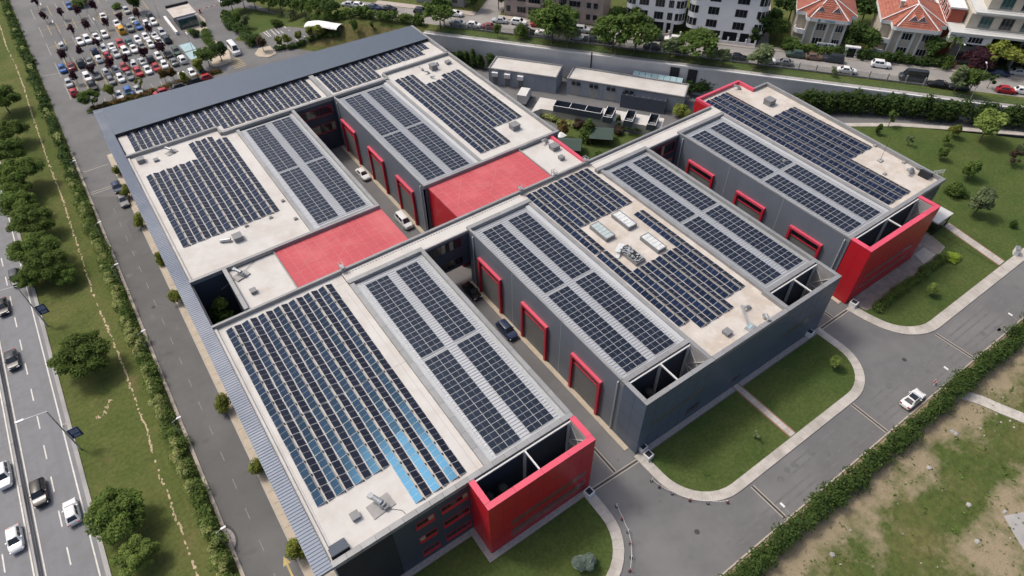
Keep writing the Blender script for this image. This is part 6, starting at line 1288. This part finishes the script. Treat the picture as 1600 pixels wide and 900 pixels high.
for i, (x, h_) in enumerate(((1.0,.36),(1.45,.34),(1.9,.36),(2.2,.56),(2.45,.30),(2.9,.5),(3.3,.36),(3.6,.52),(3.85,.34))): lt.box(x-.14,-.085,2.02,x+.12,-.06,2.02+h_)
lt.build('blurred_lettering', M['signblue'], bd, world=False)
gt = thing('villa_gate', 'white gateway with dark double gate between the villas', 'gate', (*ST(79.2,15.0),7.0), TH)
for x in (0,2.4): MB().box(x-.3,-.3,0,x+.3,.3,2.4).build('gate_pier', M['whitetrim'], gt, world=False)
MB().box(-.5,-.5,2.4,2.9,.5,2.7).build('gate_roof', M['whitetrim'], gt, world=False)
for x in (.32,1.22): MB().box(x,-.04,.05,x+.86,.04,2.1).build('gate_leaf', M['dark'], gt, world=False)
M['slab_g'] = mat('pale_grey_slab', (.50,.51,.50), .8, var=.08)
# modern block with wide terraces, and the red brick wing behind it
MBk = thing('apartment_block', 'modern grey block with wide white slab edges and deep terraces', 'apartment block', (*ST(102.4,19.0),7), TH)
MB().box(0,0,0,4.2,14,7.2).build('wall', M['greywall'], MBk, world=False); MB().box(4.2,1.8,0,26,14,7.2).build('wall', M['dark'], MBk, world=False)
for x in (4.3,8.8,13.2,17.5,22): MB().box(x-.3,.1,0,x+.3,1.7,7.2).build('column', M['concrete'], MBk, world=False)
for z, y0, x0 in ((3.3,.0,4.5),(7.2,-2.0,-2.6),(11.0,.8,1.4),(14.6,3.2,4.0)):
    MB().box(x0,y0,z,26.5,14,z+.5).build('floor_slab', M['slab_g'], MBk, world=False)
for z, y0, x0 in ((7.7,1.2,.8),(11.5,3.2,4.0)):
    MB().box(x0,y0,z,26,14,z+3.3).build('upper_wall', M['cream'], MBk, world=False)
    for i in range(5): bwindow(MBk,x0+2.2+i*4.3,z+.3,x0+4.8+i*4.3,z+2.9,y0,3,'boxgrey','glass' if i % 2 else 'tealglass')
    for q in range(3): MB().box(x0-.6,y0-1.9 if z < 9 else y0-2.2,z+.35+q*.32,26,(y0-1.9 if z < 9 else y0-2.2)+.05,z+.40+q*.32).build('rail', M['boxgrey'], MBk, world=False)
MB().box(-2.4,-1.6,5.2,6.4,.0,7.2).build('oriel', M['whitewall'], MBk, world=False); bwindow(MBk,1.6,5.5,4.6,6.9,-1.62,4,'whitetrim')
for z in (.6,4.0): bwindow(MBk,1.0,z,3.6,z+2.2,-.02,3,'boxgrey')
for z in (3.8,): MB().box(4.4,.2,z,26,.25,z+1.0).build('glass_balustrade', M['tealglass'], MBk, world=False)
gp = thing('gateway', 'pair of brick gate piers before the modern block', 'gate', (*ST(103.2,15.8),7.0), TH)
for x in (0,3.2): MB().box(x-.25,-.25,0,x+.25,.25,1.5).build('gate_pier', M['redbrick'], gp, world=False)
MB().box(.25,-.1,.0,2.95,.1,.8).build('gate_panel', M['balc'], gp, world=False)
RB = thing('apartment_block', 'red brick and white banded block between the right villa and the modern block', 'apartment block', (*ST(99.6,22.5),7), TH)
MB().box(0,0,0,3.0,22,11).build('wall', M['redbrick'], RB, world=False)
for i in range(7):
    for z in (1.2,4.6,8.0):
        f_ = MB().box(-.06,1.0+i*3.0,z,.0,2.9+i*3.0,z+2.0).build('window', M['whitetrim'], RB, world=False); MB().box(-.08,1.3+i*3.0,z+.2,-.06,2.6+i*3.0,z+1.8).build('pane', M['glass'], f_, world=False)
for z in (3.6,7.2,10.8): MB().box(-.5,-.2,z,3.0,22,z+.35).build('band', M['whitetrim'], RB, world=False)
# grey house left of the side street
GH = thing('house', 'grey two storey house at the top behind the leafy tree', 'house', (*ST(-33,17.5),7), TH)
MB().box(0,0,0,14,10,6.8).build('wall', M['greywall'], GH, world=False); MB().box(-.5,-.5,6.8,14.5,10.5,7.1).build('roof', M['concrete'], GH, world=False)
for x in (1.5,4.2,7.4,10.6): bwindow(GH,x,1.0,x+1.6,2.6,0,2); bwindow(GH,x,4.3,x+1.6,5.9,0,2)
# ---------------------------------------------------------------- annexes at the foot of the wall
def annex(c0, c1, dep, h, lab, side=-1):
    c0 = Vector(c0); c1 = Vector(c1); d = c1-c0; L = d.length; a = math.atan2(d.y,d.x)
    b = thing('annex_building', lab, 'annex', (c0.x,c0.y,0), a)
    MB().box(0,0,0,L,dep,h-.4).build('wall', M['clad_l'], b, world=False); MB().box(.2,.2,h-.45,L-.2,dep-.2,h-.3).build('flat_roof', M['membrane'], b, world=False)
    for r_ in ((-.1,-.1,L+.1,.2),(-.1,dep-.2,L+.1,dep+.1),(-.1,.2,.2,dep-.2),(L-.2,.2,L+.1,dep-.2)): MB().box(r_[0],r_[1],h-.4,r_[2],r_[3],h).build('coping', M['coping'], b, world=False)
    for i in range(int(L/3)): MB().box(i*3+2.98,-.012,.1,i*3+3.0,-.002,h-.45).build('panel_joint', M['dark'], b, world=False)
    return b, L
M['louvre'] = mat('grey_louvre', (.30,.30,.29), .7, var=.25, scale=3)
M['clad_l'] = mat('pale_blue_grey_cladding', (.26,.29,.335), .6, var=.06, scale=.4)
an1, L1 = annex((70.6,94.5), (81.1,80.8), 6.4, 4.3, 'left annex building with a beige roof and three white cooling units on its front')
for x in (1.0,4.2,7.6):
    MB().box(x,-.75,2.5,x+1.5,-.02,3.5).build('cooling_unit', M['whitetrim'], an1, world=False); MB().box(x+.1,-.05,.1,x+1.4,-.012,2.3).build('louvre_door', M['rolldoor'], an1, world=False)
an2, L2 = annex((83.2,79.2), (99.5,56.2), 6.2, 4.2, 'right annex building with louvred doors and a big dark screen before it')
for x in (1.2,5.6,9.8,14.2,33.2): MB().box(x,-.05,.1,x+2.3,-.012,2.6).build('louvre_door', M['louvre'], an2, world=False); MB().box(x+.1,-.3,2.8,x+.9,-.012,3.6).build('vent_grille', M['dark'], an2, world=False); MB().box(x+1.3,-.3,2.8,x+2.1,-.012,3.6).build('vent_grille', M['dark'], an2, world=False)
d_ = Vector((16.3,-23.0)).normalized(); q = Vector((89.58, 66.84)); L_ = (Vector((96.03, 58.58))-q).length; sc = thing('dark_screen', 'large dark blue screen fence before the right annex', 'screen', (q.x,q.y,0), math.atan2(d_.y,d_.x))
MB().box(0,0,0,L_,.1,3.3).build('screen_panel', M['boxblue'], sc, world=False); MB().box(0,.1,0,.1,2.2,3.3).build('screen_panel', M['boxblue'], sc, world=False); MB().box(L_-.1,.1,0,L_,2.2,3.3).build('screen_panel', M['boxblue'], sc, world=False)
for i in range(9): MB().box(i*L_/8-.04,.1,0,i*L_/8+.04,.2,3.55).build('screen_post', M['whitetrim'], sc, world=False)
q = Vector((83.2,79.2))+d_*15
gl = thing('glass_roof', 'narrow glazed lean-to roof behind the right annex', 'canopy', (q.x,q.y,0), math.atan2(d_.y,d_.x))
for i in range(8): MB().add([(-.4+i*1.5,6.45,4.0),(1.0+i*1.5,6.45,4.0),(1.0+i*1.5,7.8,4.6),(-.4+i*1.5,7.8,4.6)],[(0,1,2,3)]).build('pane', M['bluebay'], gl, world=False)
MB().box(-.4,7.8,0,11.8,7.9,4.58).build('frame', M['galv'], gl, world=False)
# low plant deck with open dark tanks in the yard
dk = [(70.45, 76.89), (76.27, 81.17), (94.18, 56.46), (91.83, 54.46), (88.22, 54.45), (79.08, 66.79), (76.93, 67.67), (75.11, 74.55)]
pd_ = thing('plant_deck', 'low beige plant deck between the annex lane and the garden', 'plant deck', (dk[0][0],dk[0][1],0))
MB().prism([(p[0],p[1]) for p in ((68.71, 74.30), (74.61, 78.51), (91.74, 54.44), (88.47, 51.89), (71.62, 74.25))], 0, 2.2).build('deck', M['membrane'], pd_)
M['frame_w'] = M['whitetrim']
def tank(px, w_, d__, lab, n):
    x, y = px; t = thing('open_tank', lab, 'tank', (x,y,2.2), math.atan2(d_.y,d_.x))
    for r_ in ((0,0,w_,.12),(0,d__-.12,w_,d__),(0,.12,.12,d__-.12),(w_-.12,.12,w_,d__-.12)): MB().box(r_[0],r_[1],0,r_[2],r_[3],1.5).build('tank_wall', M['boxblue'], t, world=False)
    MB().box(.12,.12,.02,w_-.12,d__-.12,.2).build('tank_floor', M['dark'], t, world=False)
    for i in range(n+1): MB().box(i*(w_-.1)/n,.12,1.42,i*(w_-.1)/n+.1,d__-.12,1.56).build('tank_bar', M['whitetrim'], t, world=False)
    MB().box(.0,-.06,1.5,w_,.06,1.58).build('tank_rim', M['whitetrim'], t, world=False)
    for i in range(3): MB().tube((w_*(.3+.2*i),d__*.4,.2),(w_*(.3+.2*i),d__*.4,.9),.3,k=8).build('fan', M['galv'], t, world=False)
tank((73.21, 71.70), 11.2, 2.6, 'long open dark tank in three bays on the plant deck', 3)
for px_, lb in (((79.34, 61.48),'left'),((82.00, 57.58),'middle'),((85.07, 53.41),'right')): tank(px_, 2.0, 4.6, 'short open dark tank on the plant deck, %s of three' % lb, 1)
# garden shelters
sheet('garden_lawn', [(60.5,41.8),(90,41.8),(87.13, 53.30),(81.43, 59.39),(78.38, 65.94),(72.71, 73.14),(72.50, 69.21)], .03, M['grass'])
M['shelter'] = mat('dark_green_felt_roof', (.045,.075,.062), .8, var=.12, scale=.8)
for c_, rz, lb in (((68.03, 59.10),-.75,'dark green pitched shelter in the garden, nearer one'),((76.39, 58.30),-.75,'dark green pitched shelter in the garden, farther one')):
    t = thing('garden_shelter', lb, 'shelter', (c_[0],c_[1],0), rz)
    MB().add([(-2.6,-2.4,2.1),(2.6,-2.4,2.1),(2.6,0,3.2),(-2.6,0,3.2),(2.6,2.4,2.1),(-2.6,2.4,2.1),(-2.6,-2.4,2.0),(2.6,-2.4,2.0),(2.6,2.4,2.0),(-2.6,2.4,2.0)],[(0,1,2,3),(3,2,4,5),(0,6,7,1),(4,8,9,5),(9,8,7,6)]).build('shelter_roof', M['shelter'], t, world=False)
    for x in (-2.3,2.3):
        for y in (-2.1,2.1): MB().box(x-.08,y-.08,0,x+.08,y+.08,2.05).build('shelter_post', M['bark'], t, world=False)
    MB().box(-1.2,-.5,.7,1.2,.5,.78).build('table', M['bark'], t, world=False)
x, y = (68.40, 62.93); t = thing('garden_parasol', 'white square parasol in the garden by the hall corner', 'parasol', (*(68.56, 62.89),0)); t.location.x += 0
MB().add([(-1,-1,2.2),(1,-1,2.2),(1,1,2.2),(-1,1,2.2),(0,0,2.6)],[(0,1,4),(1,2,4),(2,3,4),(3,0,4)]).build('parasol_cloth', M['whitetrim'], t, world=False); MB().tube((0,0,0),(0,0,2.3),.04,k=5).build('parasol_pole', M['bark'], t, world=False)
# ---------------------------------------------------------------- gatehouse, white roof by the small bays
x, y = (18.84, 175.88); gh = thing('gatehouse', 'small dark gatehouse with flat pink beige roof between car park and exit road', 'gatehouse', (x,y,0), .0)
for z0, z1, m_ in ((0,3.0,'dark'),): MB().box(-2.6,-3.6,z0,2.6,4.0,z1).build('wall', M['boxblue'], gh, world=False)
MB().box(-3.2,-2.2,3.0,3.2,5.5,3.3).build('roof', M['membrane2'], gh, world=False); MB().box(-3.2,5.5,3.0,3.2,6.1,3.9).build('roof_edge', M['dark'], gh, world=False)
for i in range(4): MB().box(-2.5+i*1.3,-3.64,.4,-1.3+i*1.3,-3.605,2.6).build('window', M['tealglass'], gh, world=False)
MB().box(-4.6,-6,.1,-3.9,7.0,.9).build('gate_wall', M['whitetrim'], gh, world=False)
bm_ = thing('barrier_arm', 'red and white lifting barrier across the exit road', 'barrier', (*(24.31, 181.15),0)); MB().box(-.2,-.2,0,.2,.2,1.1).build('barrier_box', M['redframe'], bm_, world=False)
for i in range(8): MB().box(.2+i*.8,-.05,.95,1.0+i*.8,.05,1.05).build('arm_section', M['whitetrim'] if i % 2 else M['redframe'], bm_, world=False)
wr = thing('curved_shelter', 'long curved white roof behind the yellow trees', 'shelter', (47.00, 140.74, 3.84))
cen = [(43.79, 144.13, 2.63),(45.63, 141.98, 3.27),(47.10, 139.24, 3.50),(48.45, 136.79, 3.58),(49.65, 134.88, 3.68)]
for i in range(4):
    za, zb2 = cen[i][2], cen[i+1][2]; a, b = Vector(cen[i][:2]), Vector(cen[i+1][:2]); n_ = Vector((-(b-a).y,(b-a).x)).normalized(); m_ = MB(); prev = None
    for k in range(7):
        th_ = math.pi*k/6; off = n_*(1.7*math.cos(th_)); zz = 1.8+.6*math.sin(th_); cur = ((a.x+off.x,a.y+off.y,zz+za),(b.x+off.x,b.y+off.y,zz+zb2))
        if prev: m_.quad(prev[0],prev[1],cur[1],cur[0])
        prev = cur
    m_.build('roof_section', M['whitewall'], wr)
for p in (cen[0],cen[2],cen[4]): MB().tube((p[0],p[1],p[2]),(p[0],p[1],p[2]+2.0),.08,k=6).build('post', M['boxgrey'], wr)
# ---------------------------------------------------------------- lamps, planters, small things
def lamp(px, rz, h, lab, group, arm=1.2, double=False, z=0.0):
    x, y = px; t = thing('street_lamp', lab, 'street lamp', (x,y,z), rz, group)
    MB().tube((0,0,0),(0,0,h),.075,.05,k=6).build('lamp_post', M['galv'], t, world=False)
    for s in ((1,-1) if double else (1,)):
        MB().tube((0,0,h),(s*arm,0,h+.25),.035,k=5).build('lamp_arm', M['galv'], t, world=False); MB().bar((s*arm-.1,0,h+.25),(s*arm+.55,0,h+.28),.26,.12).build('lamp_head', M['whitetrim'], t, world=False)
    return t
for px_, lb in (((-22.14, 15.92),'lowest, by the dark asphalt patch'),((-21.79, 35.33),'second from below'),((-21.96, 54.94),'third from below, at the hedge gap'),((-22.85, 87.44),'fourth from below'),((-22.10, 73.54),'beside the pale ivy stretch'),((-22.09, 111.70),'level with the upper cross line')):
    lamp((-21.7,px_[1]), 0, 4.2, 'low grey lamp along the service road, '+lb, 'lamps along the service road', .7)
for px_, lb in (((34.05, -19.51),'left'),((47.91, -26.67),'far'),((76.86, -23.34),'middle'),((100.01, -22.25),'right')): pass
for x, lb in ((36.8,'first from the left'),(73.0,'beside the white car'),(91.0,'last before the picture edge')):
    lamp((x,-22.95), R(90), 5.0, 'slim lamp leaning over the front road hedge, '+lb, 'lamps along the front road', .9)
M['banner'] = mat('blue_banner', (.012,.018,.10), .6, var=.25, scale=2); M['bannerprint'] = mat('pale_banner_print', (.20,.24,.38), .6, var=.4, scale=6)
for y0, lb in ((70.5,'upper'),(42.0,'lower')):
    t = thing('highway_lamp', 'tall grey highway lamp carrying a blue banner, the %s of two' % lb, 'street lamp', (-34.2,y0,0), R(180), 'highway lamps')
    MB().tube((0,0,0),(0,0,9.5),.13,.07,k=7).build('lamp_post', M['galv'], t, world=False); MB().tube((0,0,9.5),(2.6,0,9.9),.05,k=5).build('lamp_arm', M['galv'], t, world=False); MB().bar((2.5,0,9.9),(3.5,0,9.95),.32,.14).build('lamp_head', M['galv'], t, world=False)
    b_ = MB().box(-1.55,-.03,2.6,-.15,.03,4.6).build('banner', M['banner'], t, world=False); MB().box(-1.4,.032,3.5,-.4,.04,4.4).box(-1.3,.032,2.8,-.5,.04,3.3).build('print', M['bannerprint'], b_, world=False)
for px_, lb in (((-13.66, 199.37),'left of the empty bays'),((-12.86, 184.46),'beside the silver car'),((-13.11, 168.82),'between the maroon car and the dark car'),((-3.29, 201.60),'at the top, above the empty bays'),((-3.27, 179.36),'beside the white car of the sixth row'),((-4.43, 161.13),'in the middle of the third row'),((13.50, 184.71),'right edge of the car park'),((14.93, 154.98),'by the pale blue bays')):
    lamp(px_, R(90), 5.5, 'thin dark car park lamp, '+lb, 'car park lamps', .5, True)
for px_, lb in (((30.47, -5.63),'left of the front middle hall, outer one'),((30.65, -4.28),'at the front middle hall corner, inner one'),((20.24, -5.14),'at the right foot of the first red screen'),((78.45, -4.64),'at the left foot of the second red screen'),((67.02, -4.45),'at the right corner of the front middle hall')):
    t = thing('planter', 'white square planter with dark soil '+lb, 'planter', (px_[0],px_[1],.12), .1, 'white planters'); 
    MB().box(-.55,-.55,0,.55,.55,.9).build('planter_box', M['whitetrim'], t, world=False); MB().box(-.4,-.4,.9,.4,.4,.92).build('soil', M['dark'], t, world=False)
ch = MB(); P1 = [(22.10, -8.56),(21.54, -10.32),(21.00, -12.02),(20.26, -13.33),(19.12, -14.70),(17.88, -15.83)]; P2_ = [(28.42, -8.56),(28.61, -9.85),(29.35, -11.51),(30.57, -13.60),(32.24, -15.22),(34.44, -16.67)]
def cone(p, lab, m): 
    t = thing('bollard_post', lab, 'bollard', (p[0],p[1],0), 0, 'chain posts'); MB().tube((0,0,0),(0,0,.06),.22,k=8).build('foot', M['blacktrim'], t, world=False); MB().tube((0,0,.05),(0,0,.9),.05,k=6).build('post', M[m], t, world=False)
    return t
OW = ['first','second','third','fourth','fifth','last']
for nm, pp in (('before the first lawn', P1), ('before the second lawn', P2_)):
    for i, p in enumerate(pp): cone(p, 'red and white chain post %s, %s from the hall side' % (nm, OW[i]), 'redframe' if i % 2 else 'whitetrim')
    c_ = MB()
    for a, b in zip(pp[:-1],pp[1:]):
        for k in range(6):
            z = lambda q: .8-.25*math.sin(math.pi*q); A_ = Vector(a).lerp(Vector(b),k/6); B_ = Vector(a).lerp(Vector(b),(k+.8)/6); c_.tube((*A_,z(k/6)),(*B_,z((k+.8)/6)),.035,k=4)
    tag(c_.build('plastic_chain', M['whitetrim']), 'white plastic chain strung between the posts '+nm, 'chain')
t = thing('warning_stand', 'red warning sign on a stand on the front road beside the hedge', 'sign', (*(74.43, -21.60),0), .6); MB().box(-.3,-.03,.35,.3,.03,.75).build('board', M['redframe'], t, world=False); MB().bar((-.3,.1,0),(-.3,.0,.9),.05,.05).bar((.3,.1,0),(.3,.0,.9),.05,.05).build('stand', M['whitetrim'], t, world=False)
for px_, lb in (((113.37, -13.88),'by the right pavement'),((151.04, 17.41, 0.00),'against the tall hedge by the back road')):
    t = thing('utility_cabinet', 'grey white utility cabinet '+lb, 'cabinet', (px_[0],px_[1],hz(px_[0],px_[1])+.1), .5); MB().box(-.6,-.35,0,.6,.35,1.3).build('cabinet_body', M['whitetrim'], t, world=False); MB().box(-.66,-.41,1.3,.66,.41,1.4).build('cabinet_top', M['boxgrey'], t, world=False)
lamp(ST(104.5,1.2), TH+R(90), 7.5, 'tall lamp at the right end of the retaining wall', 'wall lamps', 1.4, False, 7.0)
lamp(ST(102.6,15.6), TH+R(-90), 6.2, 'pale street lamp leaning before the modern block', 'wall lamps', 1.6, False, 7.0)

print('objects', len(bpy.data.objects))
